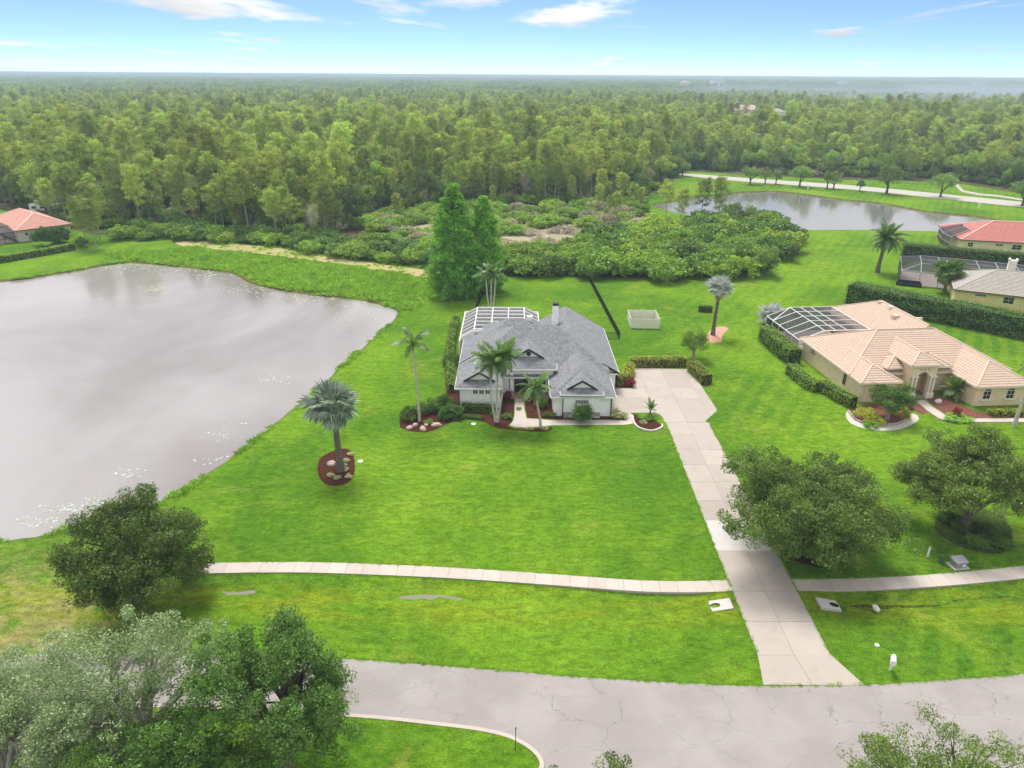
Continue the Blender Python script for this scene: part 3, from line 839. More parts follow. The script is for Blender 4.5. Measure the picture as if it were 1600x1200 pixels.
def cage(name, label, loc, rz, frame_lines, panels, posts_m='white_metal', scr='screen_mesh', bw=.10, bh=.2, deck=None, deckm='pool_deck'):
    e = thing(name, label, 'screen enclosure', (loc[0], loc[1], 0), rz)
    b = B()
    for p, q in frame_lines:
        vert = abs(p[0] - q[0]) + abs(p[1] - q[1]) < .05
        b.beam(p, q, bw, bw if vert else bh)
    b.build('frame', posts_m, e)
    for q in panels: mesh('screen_panel', q, [tuple(range(len(q)))], scr, e)
    if deck: B().box(*deck, .0, .09).build('deck', deckm, e)
    return e

# ---------------------------------------------------------------- the white house
def white_house():
    h = House('house', 'white stucco house with grey shingle roof and white chimney in the middle of the lawn', (3.5, 82), 0, (3.5, 82), .6, 'shingle')
    ze = 2.95
    h.piece(-7.4, 14.15, 87.45, 102.95, ze, 'x', clips=[(-1, 0, 13.1)])
    h.piece(-7.38, -1.1, 83.6, 92, ze, 'y', ('dutch', 1.25), 'gable')
    h.piece(4.85, 13.12, 81.2, 92, ze - .02, 'y', 'hip', 'gable')
    h.piece(6.1, 11.55, 80.9, 87, 3.38, 'y', ('dutch', .95), 'gable')
    h.piece(-1.6, 6.0, 87.2, 97, 4.2, 'y', ('dutch', 1.85), 'gable')
    h.piece(2.12, 14.68, 89.7, 108.5, 2.64, 'y', 'gable', 'gable', oh=.4, clips=[(1, 1, -101.6)], trim='right')
    h.piece(-6.8, 8, 95.0, 107.4, ze - .04, 'x', clips=[(1, -.85, 93.4)])
    h.wall(-6.95, 12.8, 89.25, 102.4, 0, 2.92)
    h.wall(-6.9, -1.55, 84.1, 92, 0, 2.90)
    h.wall(5.3, 12.66, 81.75, 92.2, 0, 2.88)
    h.wall(6.6, 11.08, 81.35, 83, 0, 3.34)
    h.wall(2.6, 14.22, 90.13, 108.05, 0, 2.62)
    h.wall(-4.2, 8.1, 96, 106.3, 0, 2.86)
    # raised porch: piers, header, recessed doorway
    h.wall(-1.1, -.45, 87.75, 89.0, 0, 4.12); h.wall(5.0, 5.52, 87.75, 89.0, 0, 4.14)
    h.wall(-.45, 5.0, 87.78, 88.1, 3.25, 4.1)
    h.wall(-.25, .2, 87.70, 88.15, 0, 3.25)
    h.wall(-1.05, 5.48, 88.95, 96, 0, 4.16)
    d = B(); a = h.L((.35, 88.95, 0))
    d.box(a[0], a[0] + .12, a[1] - .08, a[1], 0, 2.75); d.box(a[0] + 1.75, a[0] + 1.87, a[1] - .08, a[1], 0, 2.75); d.box(a[0] + .12, a[0] + 1.75, a[1] - .08, a[1], 2.63, 2.75); d.box(a[0] + .89, a[0] + .98, a[1] - .07, a[1], 0, 2.63)
    dr = h.part('door', d, 'black_trim')
    mesh('pane', [(a[0] + .1, a[1] - .03, .05), (a[0] + 1.77, a[1] - .03, .05), (a[0] + 1.77, a[1] - .03, 2.65), (a[0] + .1, a[1] - .03, 2.65)], [(0, 1, 2, 3)], 'window_glass', dr)
    B().box(a[0] + .80, a[0] + .85, a[1] - .13, a[1] - .07, 1.0, 1.3).build('handle', 'grey_metal', dr)
    h.window((3.6, 88.95, .5), 1.9, 2.2, 3, 3, frame='black_trim')
    for x in (-4.75, -3.95, -3.15): h.window((x, 84.1, 1.95), .70, .62, 2, 2)
    h.window((8.85, 81.35, 1.95), 1.75, .55, 5, 2)
    h.window((-1.55, 86.6, .6), 1.2, 2.0, 2, 3, 'right', frame='black_trim')
    # stone skirting under the garage windows, each stone a piece
    st = B().box(h.L((6.5, 0, 0))[0], h.L((11.2, 0, 0))[0], 81.27 - 82, 81.36 - 82, 0, .72)
    stw = h.part('stone_base', st, 'joint_dirt')
    rr = random.Random(3); z = .02
    for row in range(3):
        x = 3.0 + rr.uniform(0, .2); hh = .225
        while x < 7.6:
            wdt = min(rr.uniform(.3, .62), 7.7 - x)
            B().box(x, x + wdt - .02, -.76 - rr.uniform(.02, .06), -.735, z, z + hh - .02).build('stone', rr.choice(['fieldstone', 'pale_stone', 'fieldstone']), stw)
            x += wdt
        z += hh
    # chimney, round gable vent, roof vents, downpipes, gutters
    ch = h.box('chimney', 'white_stucco', 6.05, 6.95, 102.2, 103.1, 4.6, 8.35)
    h2 = B().box(6.0 - 3.5, 7.0 - 3.5, 20.15, 21.15, 8.35, 8.43).box(6.15 - 3.5, 6.85 - 3.5, 20.3, 21.0, 8.43, 8.62); h2.box(6.05 - 3.5, 6.95 - 3.5, 20.2, 21.1, 8.62, 8.68)
    c2 = h2.build('cap', 'black_metal', ch)
    V = [(2.2 - 3.5 + .33 * math.cos(t), 87.2 + 1.85 - .08 - 82, 5.72 + .33 * math.sin(t)) for t in np.linspace(0, 2 * math.pi, 17)[:-1]]
    mesh('round_vent', V, [tuple(range(16))], 'black_trim', h.e)
    for x, y, z, m in ((2.6, 101.6, 6.62, 'white_trim'), (-4.6, 88.6, 4.75, 'white_trim'), (-4.9, 87.9, 4.5, 'white_trim'), (5.9, 100.2, 6.7, 'white_trim'), (6.3, 98.9, 6.9, 'white_trim')):
        s = .38 if x == 2.6 else .09
        h.box('roof_vent', m, x - s, x + s, y - s, y + s, z - .5, z + .28)
    for x, y in ((6.42, 81.28), (12.6, 81.68), (-6.85, 84.03)):
        h.part('downpipe', B().tube([h.L((x, y - .03, 0)), h.L((x, y - .03, 2.8))], .055, 6), 'black_metal')
    h.box('porch_step', 'paver', -.2, 5.0, 86.9, 88.9, 0, .12)
    h.finish('white_stucco')
    # glazed doors under the rear eaves are hidden; the pool cage stands behind
    X0, X1, xa, xb, y0, y1, ze_, zt = -8.0, 4.3, -5.85, 1.95, 101.6, 114.4, 2.85, 4.05
    ln, pn = [], []
    ys = np.linspace(y0, y1, 8); ys[0] = 102.6
    sec = [(X0, ze_), (xa, zt), (-3.25, zt), (-.65, zt), (xb, zt), (X1, ze_)]
    for j, y in enumerate(ys):
        for (a, za), (b, zb) in zip(sec[:-1], sec[1:]):
            if y < 106 and a > -3.3: continue
            ln.append(((a, y, za), (b, y, zb)))
    for i, (a, za) in enumerate(sec):
        ya = [101.2, 103.0, 104.2, 107.2, 108.3, 108.6][i]
        ln.append(((a, ya, za), (a, y1, za)))
        ln.append(((a, y1, za), (a, y1 + 1.4, 2.85 if 0 < i < 5 else za)))
        if i in (0, 5):
            for y in np.linspace(ya, y1, 6): ln.append(((a, y, 0), (a, y, ze_)))
        ln.append(((a, y1 + 1.4, 0), (a, y1 + 1.4, 2.85)))
    ln.append(((X0, y1 + 1.4, 2.85), (X1, y1 + 1.4, 2.85)))
    for i in range(5):
        (a, za), (b, zb) = sec[i], sec[i + 1]
        for y, yn in zip(ys[:-1], ys[1:]):
            if yn < 106.5 and a > -3.3: continue
            pn.append([(a, y, za), (b, y, zb), (b, yn, zb), (a, yn, za)])
        pn.append([(a, y1 + 1.4, 0), (b, y1 + 1.4, 0), (b, y1 + 1.4, 2.85), (a, y1 + 1.4, 2.85)])
    for y, yn in zip(ys[:-1], ys[1:]):
        for x in (X0, X1):
            if x == X1 and yn < 108.5: continue
            pn.append([(x, y, 0), (x, yn, 0), (x, yn, ze_), (x, y, ze_)])
    sh = lambda p: (p[0] + 2, p[1] - 108, p[2])
    cage('pool_cage', 'white framed screen enclosure behind the white house', (-2, 108), 0, [(sh(p), sh(q)) for p, q in ln], [[sh(v) for v in q] for q in pn], bw=.16, bh=.42, deck=(-6, 6.2, -6.5, 7.7), scr='screen_mesh')
white_house()

# ---------------------------------------------------------------- the tan house on the right
def tan_house():
    h = House('house', 'tan stucco house with pinkish tile roof and arched entry on the right', (46, 86), R(5.2), (0, 0), .5, 'tan_tile', .42, 'tan_ridge')
    h.piece(0, 23.4, 2.9, 17.7, 3.0, 'x')
    h.piece(.03, 5.8, -.05, 9, 2.98, 'y', 'hip', 'gable', trim=False)
    h.piece(14.5, 22.7, -2.4, 9, 3.0, 'y', 'hip', 'gable', trim=False)
    h.piece(5.3, 14.7, 3.0, 7.6, 3.75, 'x', 'hip', 'hip')
    h.piece(7.3, 11.8, 1.0, 10.5, 4.85, 'y', 'hip', 'gable', trim=False)
    h.piece(11.0, 23.6, 13, 32, 3.02, 'y', 'gable', 'hip', trim=False)
    h.wall(.5, 22.9, 3.4, 17.2, 0, 2.97); h.wall(.52, 5.3, .45, 5, 0, 2.95)
    h.wall(15, 22.2, -1.9, 5, 0, 2.96); h.wall(11.5, 23.1, 15, 31.5, 0, 2.98)
    h.wall(5.75, 14.3, 3.45, 7.2, 0, 3.72)
    h.wall(7.75, 8.1, 1.75, 7, 0, 4.8); h.wall(11.0, 11.35, 1.75, 7, 0, 4.8); h.wall(8.1, 11.0, 4.6, 4.9, 0, 4.78)
    # tower front with a real arched opening
    A = [(8.75, 0), (8.75, 2.9)] + [(9.55 - .8 * math.cos(t), 2.9 + .8 * math.sin(t)) for t in np.linspace(0, math.pi, 13)[1:-1]] + [(10.35, 2.9), (10.35, 0)]
    outl = [(7.74, 0)] + A + [(11.36, 0), (11.36, 4.82), (7.74, 4.82)]
    V2, F = tessellate(outl); n = len(V2)
    V = [(a, 1.4, b) for a, b in V2] + [(a, 1.78, b) for a, b in V2]
    FF = list(F) + [tuple(i + n for i in f) for f in F]
    ia = len(V); V += [(a, 1.4, b) for a, b in outl] + [(a, 1.78, b) for a, b in outl]; m = len(outl)
    FF += [(ia + i, ia + (i + 1) % m, ia + m + (i + 1) % m, ia + m + i) for i in range(m)]
    mesh('entry_arch', V, FF, 'cream_stucco', h.e)
    for x in (8.02, 8.52, 10.58, 11.08):
        c = B().box(x - .27, x + .27, .95, 1.37, 0, .75).tube([(x, 1.16, .75), (x, 1.16, 3.05)], .15, 10); c.box(x - .2, x + .2, .96, 1.36, 3.05, 3.2)
        h.part('column', c, 'cream_trim')
    for i in range(3):
        x = 9.0 + i * .55
        h.part('scroll', B().beam((x - .1, 1.38, 4.15), (x + .1, 1.38, 4.15), .05, .06).beam((x + .08, 1.38, 4.15), (x - .05, 1.38, 3.92), .05, .06), 'brown_trim')
    dr = h.part('door', B().box(9.0, 10.1, 4.5, 4.59, .1, 2.6), 'brown_trim'); B().box(9.95, 10.0, 4.42, 4.5, 1.0, 1.25).build('handle', 'grey_metal', dr)
    h.part('step', B().box(8.1, 11.0, 1.0, 4.6, 0, .1), 'paver')
    h.window((6.75, 3.45, .6), 1.35, 1.9, 2, 2, arch=True, frame='cream_trim'); h.window((12.75, 3.45, .6), 1.5, 1.9, 2, 2, arch=True, frame='cream_trim')
    for x in (16.6, 19.9): h.window((x, -1.9, .95), 1.15, 1.25, 2, 2, arch=True, frame='cream_trim', sill='cream_trim')
    h.window((.52, 14.0, 1.6), 1.5, .5, 2, 1, 'left', arch=True, frame='cream_trim')
    h.window((.52, 4.6, .8), .7, 1.6, 1, 2, 'left', frame='brown_trim')
    h.window((.52, 9.8, 2.35), 1.6, .4, 3, 1, 'left', frame='cream_trim'); h.window((.52, 2.6, 2.35), 1.3, .4, 3, 1, 'left', frame='cream_trim')
    h.window((2.9, .45, .7), 1.5, 1.6, 2, 2, arch=True, frame='cream_trim')
    h.part('chimney', B().box(15.3, 16.3, 18.7, 19.5, 4.2, 5.9), 'tan_ridge')
    h.part('roof_vent', B().box(16.4, 17.0, 22.0, 22.5, 5.4, 6.35), 'cream_trim'); h.part('roof_vent', B().box(19.4, 20.4, 19, 19.4, 4.6, 5.3), 'tan_ridge'); h.part('roof_vent', B().box(16.5, 17.6, 25, 25.4, 5.4, 6.2), 'tan_ridge')
    h.part('downpipe', B().tube([(.62, .35, 0), (.62, .35, 2.8)], .06, 6), 'white_trim')
    h.finish('tan_stucco', 'cream_trim', 'cream_trim')
    ln, pn = [], []
    X0, xa, X1, y0, y1, ze, zt = -.2, 3.6, 10.9, 17.3, 29.2, 2.75, 4.2
    sec = [(X0, ze), (xa, zt), (7.2, zt), (X1, zt)]
    ys = list(np.linspace(y0, y1, 6))
    for j, y in enumerate(ys):
        for (a, za), (b, zb) in zip(sec[:-1], sec[1:]): ln.append(((a, y, za), (b, y, zb)))
        ln.append(((X0, y, 0), (X0, y, ze)))
        if j < 5:
            ln.append(((X0, y, ze), (xa, ys[j + 1], zt))) if j == 4 else None
            for (a, za), (b, zb) in zip(sec[:-1], sec[1:]): pn.append([(a, y, za), (b, y, zb), (b, ys[j + 1], zb), (a, ys[j + 1], za)])
            pn.append([(X0, y, 0), (X0, ys[j + 1], 0), (X0, ys[j + 1], ze), (X0, y, ze)])
    for a, za in sec:
        ln.append(((a, y0, za), (a, y1, za))); ln.append(((a, y1, 0), (a, y1, za)))
    ln.append(((5.4, y0, zt), (5.4, y1, zt))); ln.append(((X0, y0 + .1, 1.4), (X0, y1, 1.4)))
    for z in (.7, 1.4, 2.1): ln.append(((X0 - .05, 17.25, z), (.5, 17.25, z)))
    for (a, za), (b, zb) in zip(sec[:-1], sec[1:]): pn.append([(a, y1, 0), (b, y1, 0), (b, y1, zb), (a, y1, za)])
    cage('pool_cage', 'white framed screen enclosure beside the tan house', (46, 86), R(5.2), ln, pn, bw=.10, bh=.12, deck=(0, 10.8, 17.4, 29), scr='screen_mesh_dark')
tan_house()

# ---------------------------------------------------------------- grey-roofed house behind the tall hedge
def grey_house():
    h = House('house', 'yellow stucco house with grey tile roof behind the tall hedge on the right', (84.1, 131.6), R(-25.6), (0, 0), .42, 'grey_tile', .42, 'grey_ridge')
    h.piece(0, 34, 0, 14.5, 3.0, 'x')
    h.wall(.5, 33.5, .5, 14, 0, 2.97)
    for x, w_, hh in ((4.6, 1.9, .5), (9.2, 1.8, 1.3), (12.6, 1.8, 1.3)): h.window((x, .5, 2.35 - hh + .2), w_, hh, 4 if hh < 1 else 2, 1 if hh < 1 else 2)
    h.part('chimney', B().box(9.0, 10.3, 8.6, 9.7, 5, 7.7).box(8.9, 9.2, 8.5, 9.8, 7.7, 8.0).box(10.1, 10.4, 8.5, 9.8, 7.7, 8.0), 'cream_trim')
    h.finish('yellow_stucco', 'brown_trim', 'brown_trim')
    ln, pn = [], []
    xs = list(np.linspace(-8.6, 16, 8)); y0, ya, yb, y1, ze, zt = 12.0, 15.0, 23.0, 26.3, 2.85, 4.1
    sec = [(y0, ze), (ya, zt), (19, zt), (yb, zt), (y1, ze)]
    for i, x in enumerate(xs):
        if i == 0:
            for a, z in sec: ln.append(((x, a, 0), (x, a, ze)))
            ln.append(((x, y0, ze), (x, y1, ze)))
            continue
        for (a, za), (b, zb) in zip(sec[:-1], sec[1:]):
            ln.append(((x, a, za), (x, b, zb)))
            if i > 1: pn.append([(xs[i - 1], a, za), (x, a, za), (x, b, zb), (xs[i - 1], b, zb)])
        ln.append(((x, y1, 0), (x, y1, ze)))
        if x < 1: ln.append(((x, y0, 0), (x, y0, ze)))
        pn.append([(xs[i - 1], y1, 0), (x, y1, 0), (x, y1, ze), (xs[i - 1], y1, ze)])
    ln += [((xs[0], y0, ze), (xs[1], ya, zt)), ((xs[0], y1, ze), (xs[1], yb, zt))]
    for a, za in sec: ln.append(((xs[1] if 0 < sec.index((a, za)) < 4 else xs[0], a, za), (xs[-1], a, za)))
    pn += [[(xs[0], y0, ze), (xs[1], y0, ze), (xs[1], ya, zt)], [(xs[0], y0, ze), (xs[1], ya, zt), (xs[1], yb, zt), (xs[0], y1, ze)], [(xs[0], y1, ze), (xs[1], y1, ze), (xs[1], yb, zt)]]
    pn.append([(xs[0], y0, 0), (xs[0], y1, 0), (xs[0], y1, ze), (xs[0], y0, ze)])
    cage('pool_cage', 'long dark screen enclosure behind the yellow house with the grey roof', (84.1, 131.6), R(-25.6), ln, pn, 'grey_metal', 'screen_mesh_dark', .12, .14, (-8.3, 15.8, 12.2, 26.2))
    # dark garden sofa and white planters seen through the open side of the cage
    s = thing('garden_sofa', 'dark outdoor sofa on the deck in the long dark screen enclosure', 'sofa', (80.6, 145.0, .09), R(-25.6))
    B().box(0, 4.2, 0, 1.1, .0, .42).build('seat', 'dark_fabric', s); B().box(0, 4.2, .85, 1.15, .42, 1.0).build('backrest', 'dark_fabric', s); B().box(-.25, 0, 0, 1.15, 0, .7).build('armrest', 'dark_fabric', s); B().box(4.2, 4.45, 0, 1.15, 0, .7).build('armrest', 'dark_fabric', s)
grey_house()

def red_house_right():
    h = House('house', 'cream house with red tile roof at the right edge beside the far pond', (111.6, 177.0), R(-14), (0, 0), .36, 'red_tile', .42, 'pink_ridge', .16)
    h.piece(0, 44, 0, 19, 3.0, 'x')
    h.wall(.5, 43.5, .5, 18.5, 0, 2.97)
    for x, w_, hh in ((2.6, 1.3, 1.1), (9.0, 1.8, .6), (12.9, 2.2, 1.3), (17.5, 1.6, .7)): h.window((x, .5, 2.35 - hh), w_, hh, 2, 2, frame='cream_trim')
    h.finish('cream_stucco', 'brown_trim', 'brown_trim')
    ln, pn = [], []
    P = [(-1.2, 3.2), (-1.6, 9), (-.4, 16.5), (4, 19.5), (14, 20.5)]; T = [(3.5, 6), (3.2, 9.5), (4, 13.5), (6.5, 15.8), (14, 16.5)]
    for i, (p, q) in enumerate(zip(P, T)):
        ln += [((*p, 0), (*p, 2.9)), ((*p, 2.9), (*q, 4.6))]
        if i < 4:
            p2, q2 = P[i + 1], T[i + 1]
            ln += [((*p, 2.9), (*p2, 2.9)), ((*q, 4.6), (*q2, 4.6)), ((*p, 1.4), (*p2, 1.4)), (((p[0] + p2[0]) / 2, (p[1] + p2[1]) / 2, 0), ((p[0] + p2[0]) / 2, (p[1] + p2[1]) / 2, 2.9))]
            pn += [[(*p, 0), (*p2, 0), (*p2, 2.9), (*p, 2.9)], [(*p, 2.9), (*p2, 2.9), (*q2, 4.6), (*q, 4.6)]]
    cage('pool_cage', 'dark bronze screen enclosure at the end of the red-roofed house by the far pond', (111.6, 177.0), R(-14), ln, pn, 'grey_metal', 'screen_mesh_dark', .12, .12)
red_house_right()

def red_house_left():
    h = House('house', 'pale house with pinkish red tile roof at the left edge beyond the pond', (-126.1, 180.2), R(49), (0, 0), .42, 'pink_tile', .42, 'pink_ridge', .14)
    h.piece(0, 13.2, 0, 24, 3.0, 'y')
    h.wall(.5, 12.7, .5, 23.5, 0, 2.97)
    h.window((2.4, .5, 1.5), .6, .6, 1, 1, frame='brown_trim'); h.window((4.9, .5, .2), 1.0, 2.0, 1, 2, frame='brown_trim'); h.window((10.4, .5, .9), 1.5, 1.3, 2, 2, frame='brown_trim')
    h.finish('pale_stucco', 'brown_trim', 'brown_trim')
    ln, pn = [], []
    xs = [-8.0, -5.3, -2.6, -.2]; y0, y1 = .8, 14
    for x in xs:
        ln += [((x, y0, 0), (x, y0, 2.7)), ((x, y0, 2.7), (x, y0 + 3, 3.7)), ((x, y0 + 3, 3.7), (x, y1, 3.7))]
    for a, b in zip(xs[:-1], xs[1:]):
        ln += [((a, y0, 2.7), (b, y0, 2.7)), ((a, y0, 1.3), (b, y0, 1.3)), ((a, y0 + 3, 3.7), (b, y0 + 3, 3.7))]
        pn += [[(a, y0, 0), (b, y0, 0), (b, y0, 2.7), (a, y0, 2.7)], [(a, y0, 2.7), (b, y0, 2.7), (b, y0 + 3, 3.7), (a, y0 + 3, 3.7)], [(a, y0 + 3, 3.7), (b, y0 + 3, 3.7), (b, y1, 3.7), (a, y1, 3.7)]]
    cage('pool_cage', 'dark screen enclosure beside the pale house at the left edge', (-126.1, 180.2), R(49), ln, pn, 'black_metal', 'screen_mesh_dark', .12, .14, (-8, -.2, 1, 14))
red_house_left()

def far_house(px, py, wpx, depth, hgt, wall, roof, label, rz=0.0, name='distant_house'):
    x, y = G(px, py); s = math.hypot(y, 0) / FPX * 1.06; wdt = wpx * s
    h = House(name, label, (x, y), rz, (0, 0), .42 if roof else .05, roof or 'grey_tile')
    h.piece(-wdt / 2, wdt / 2, 0, depth, hgt, 'x' if wdt > depth else 'y', oh=.3)
    h.wall(-wdt / 2 + .5, wdt / 2 - .5, .5, depth - .5, 0, hgt - .03)
    for i in range(4): h.window((-wdt * .36 + i * wdt * .24, .5, hgt * .3), wdt * .09, hgt * .4, 2, 2)
    h.finish(wall, 'cream_trim')
far_house(1170, 186, 46, 20, 9, 'cream_stucco', 'tan_tile', 'large pale house with pinkish roof rising from the far woods', .15)
far_house(1214, 188, 22, 14, 8, 'white_stucco', 'grey_tile', 'grey roofed house beside the large pale house in the far woods', -.1)
far_house(1122, 141, 17, 40, 30, 'white_stucco', None, 'white flat-roofed building standing out of the far woods on the right', 0, 'distant_building')
far_house(247, 124, 18, 60, 36, 'white_stucco', None, 'white flat-roofed building low on the left horizon', 0, 'distant_building')
far_house(378, 126, 26, 60, 36, 'white_stucco', None, 'long white building low on the horizon below the big cloud', 0, 'distant_building')
far_house(1072, 145, 12, 40, 24, 'cream_stucco', 'grey_tile', 'small pale house in the far woods left of the flat-roofed building', 0)
far_house(1318, 141, 10, 40, 26, 'white_stucco', None, 'small white building in the far woods near the smoke', 0, 'distant_building')
far_house(1532, 140, 14, 40, 26, 'white_stucco', None, 'small white building low at the far right horizon', 0, 'distant_building')
far_house(508, 126, 12, 60, 36, 'white_stucco', None, 'small white block on the horizon right of the long one', 0, 'distant_building')
far_house(238, 196, 12, 14, 9, 'cream_stucco', 'tan_tile', 'small pale house half hidden in the left woods', .2)

# ================================================================== PLANTS
def unit(a): return a / (np.linalg.norm(a, axis=-1, keepdims=True) + 1e-9)
def rdir(rg, n): return unit(rg.normal(size=(n, 3)))

def leafquads(rg, C, hint, size, aspect=.5, mixr=1.3):
    """one diamond-shaped leaf per centre, facing roughly along hint"""
    n = len(C)
    N = unit(hint + mixr * rdir(rg, n)); T = unit(np.cross(N, rdir(rg, n))); Bn = np.cross(N, T)
    s = (size * rg.uniform(.65, 1.35, n))[:, None]
    V = np.stack([C - T * s * .5, C + Bn * s * aspect * .5 + N * s * .06, C + T * s * .5, C - Bn * s * aspect * .5 + N * s * .06], 1).reshape(-1, 3)
    return V, np.arange(n * 4).reshape(-1, 4)

def join(parts):
    V, Q, a, k = [], [], [], 0
    for v, q, at in parts:
        V.append(v); Q.append(q + k); a.append(np.broadcast_to(np.asarray(at, float), (len(q),))); k += len(v)
    return np.concatenate(V), np.concatenate(Q), np.concatenate(a)

def clumps_leaves(rg, cl, per, size, aspect=.5, squash=.8, shell=.45):
    """leaves spread through ball-shaped clumps cl (n,4)"""
    n = len(cl); C = np.repeat(cl[:, :3], per, 0); r = np.repeat(cl[:, 3], per)
    d = rdir(rg, n * per); rad = r * (shell + (1 - shell) * rg.uniform(0, 1, n * per) ** .5)
    off = d * rad[:, None]; off[:, 2] *= squash
    tone = np.repeat(rg.uniform(0, 1, n), per) * .5 + rg.uniform(0, 1, n * per) ** 1.4 * .5
    V, Q = leafquads(rg, C + off, d * .7 + np.array([0, 0, .55]), size, aspect)
    return V, Q, tone

def limb(rg, p, q, r0, r1, sag=.15, n=5, sides=6):
    p, q = np.array(p, float), np.array(q, float); t = np.linspace(0, 1, n)[:, None]
    L = np.linalg.norm(q - p); mid = (p + q) / 2 + np.array([0, 0, L * sag]) + rg.normal(size=3) * L * .06
    P = (1 - t) ** 2 * p + 2 * t * (1 - t) * mid + t ** 2 * q
    return tubegeo(P, list(np.linspace(r0, r1, n)), sides)

def oak_geo(seed, H, rx, ry, trunk, n=110, per=230, leaf=.17, cr=1.0, low=-.25, open_=0.0, lumps=.22, lobes=0, lean=(0, 0), limbs=9, aspect=.55, twigs=40, squash=.75, shell=.35):
    """spreading broadleaf tree: trunk, limbs, leaf clumps through an uneven dome"""
    rg = np.random.default_rng(seed)
    rz = (H - trunk) * .62; cz = H - rz
    d = rdir(rg, n * 3); d = d[d[:, 2] > low][:n]
    ph = rg.uniform(0, 6.3, 6)
    lump = 1 + lumps * (np.sin(3 * np.arctan2(d[:, 1], d[:, 0]) + ph[0]) * .5 + np.sin(5 * np.arctan2(d[:, 1], d[:, 0]) + ph[1] + 3 * d[:, 2]) * .5 + np.sin(6 * d[:, 2] + ph[2]) * .4)
    fr = rg.uniform(.62 - open_ * .2, 1.0, len(d)) * lump
    C = d * fr[:, None] * np.array([rx, ry, rz]) + np.array([lean[0], lean[1], cz])
    if lobes:                                        # boughs: clumps gathered into separate leafy lobes
        dl = rdir(rg, lobes * 4); dl = dl[dl[:, 2] > low][:lobes]
        Lc = dl * (rg.uniform(.45, .92, len(dl)) * (1 + lumps * rg.normal(size=len(dl))))[:, None] * np.array([rx, ry, rz])
        k = rg.integers(0, len(dl), n); sz = rg.uniform(.20, .34, len(dl))
        C = Lc[k] + rdir(rg, n) * (rg.uniform(.25, 1, n) ** .6 * sz[k])[:, None] * np.array([rx, ry, rz * 1.1]) + np.array([lean[0], lean[1], cz])
    C[:, 2] = np.maximum(C[:, 2], trunk * .62 + rg.uniform(0, .6, len(C)))
    cl = np.c_[C, cr * rg.uniform(.6, 1.25, len(C))]
    crown = clumps_leaves(rg, cl, per, leaf, aspect, squash, shell)
    tr = []
    top = np.array([lean[0] * .3, lean[1] * .3, trunk])
    r0 = .035 * H + .08
    V, F = tubegeo([(0, 0, -.2), (0.02, 0, trunk * .25), tuple(top * .6), tuple(top)], [r0 * 1.5, r0 * 1.05, r0 * .92, r0 * .85], 9); tr.append((V, F, 0))
    idx = rg.choice(len(C), min(limbs, len(C)), False); ends = []
    for i in idx:
        V, F = limb(rg, top * rg.uniform(.45, 1.0), C[i] * .92 + top * .08, r0 * .5, .04, .16, 6, 6); tr.append((V, F, 0)); ends.append((top * .5 + C[i] * .5, C[i]))
    for i in rg.choice(len(C), min(twigs, len(C)), False):
        e = min(ends, key=lambda a: np.linalg.norm(a[0] - C[i]))
        V, F = limb(rg, e[0], C[i], r0 * .2, .02, .08, 4, 4); tr.append((V, F, 0))
    return join(tr), crown

def pine_geo(seed, H, spread=2.6, base=.5, nb=26, tuft=26, bl=.55, bw=.12, puff=.85):
    """slash pine: straight bare trunk, open top of needle tufts"""
    rg = np.random.default_rng(seed)
    bend = rg.normal(size=2) * .35
    P = [(bend[0] * t * t, bend[1] * t * t, H * t) for t in (0, .2, .4, .6, .8, .97)]
    r0 = .007 * H + .04
    tr = [(*tubegeo(P, [r0 * 1.2, r0, r0 * .85, r0 * .7, r0 * .5, .04], 6), 0)]
    tips = []
    for i in range(nb):
        t = base + (1 - base) * ((i + rg.uniform(0, 1)) / nb) ** .8; z = H * t
        u = (t - base) / (1 - base); L = spread * math.sqrt(max(.06, 1 - ((u - .42) / .66) ** 2)) * rg.uniform(.55, 1.12)
        az = i * 2.4 + rg.uniform(-.5, .5); o = np.array([bend[0] * t * t, bend[1] * t * t, z])
        e = o + np.array([math.cos(az) * L, math.sin(az) * L, L * rg.uniform(.05, .5)])
        tr.append((*limb(rg, o, e, .05, .02, .1, 3, 3), 0))
        for k in (1.0, .72, .5)[:3 if L > 1.2 else 2]: tips.append(np.r_[o + (e - o) * k + rg.normal(size=3) * .22, rg.uniform(.75, 1.2), rg.uniform(0, 1)])
    tips.append(np.r_[bend[0], bend[1], H, 1, .8])
    T = np.array(tips)
    cl = np.c_[T[:, :3], T[:, 3] * puff]
    V, Q, tone = clumps_leaves(rg, cl, tuft, bl, .34, .8, .25)
    return join(tr), (V, Q, tone)
    n = len(T)
    C = np.repeat(T[:, :3], tuft, 0); s = np.repeat(T[:, 3], tuft); tone = np.repeat(T[:, 4], tuft) * .6 + rg.uniform(0, 1, n * tuft) * .4
    D = unit(rdir(rg, n * tuft) + np.array([0, 0, .35])); S = unit(np.cross(D, rdir(rg, n * tuft)))
    l = (bl * s * rg.uniform(.7, 1.2, n * tuft))[:, None]
    V = np.stack([C + D * l * .1, C + D * l * .6 + S * bw, C + D * l * 1.15, C + D * l * .6 - S * bw], 1).reshape(-1, 3)
    return join(tr), (V, np.arange(n * tuft * 4).reshape(-1, 4), tone)

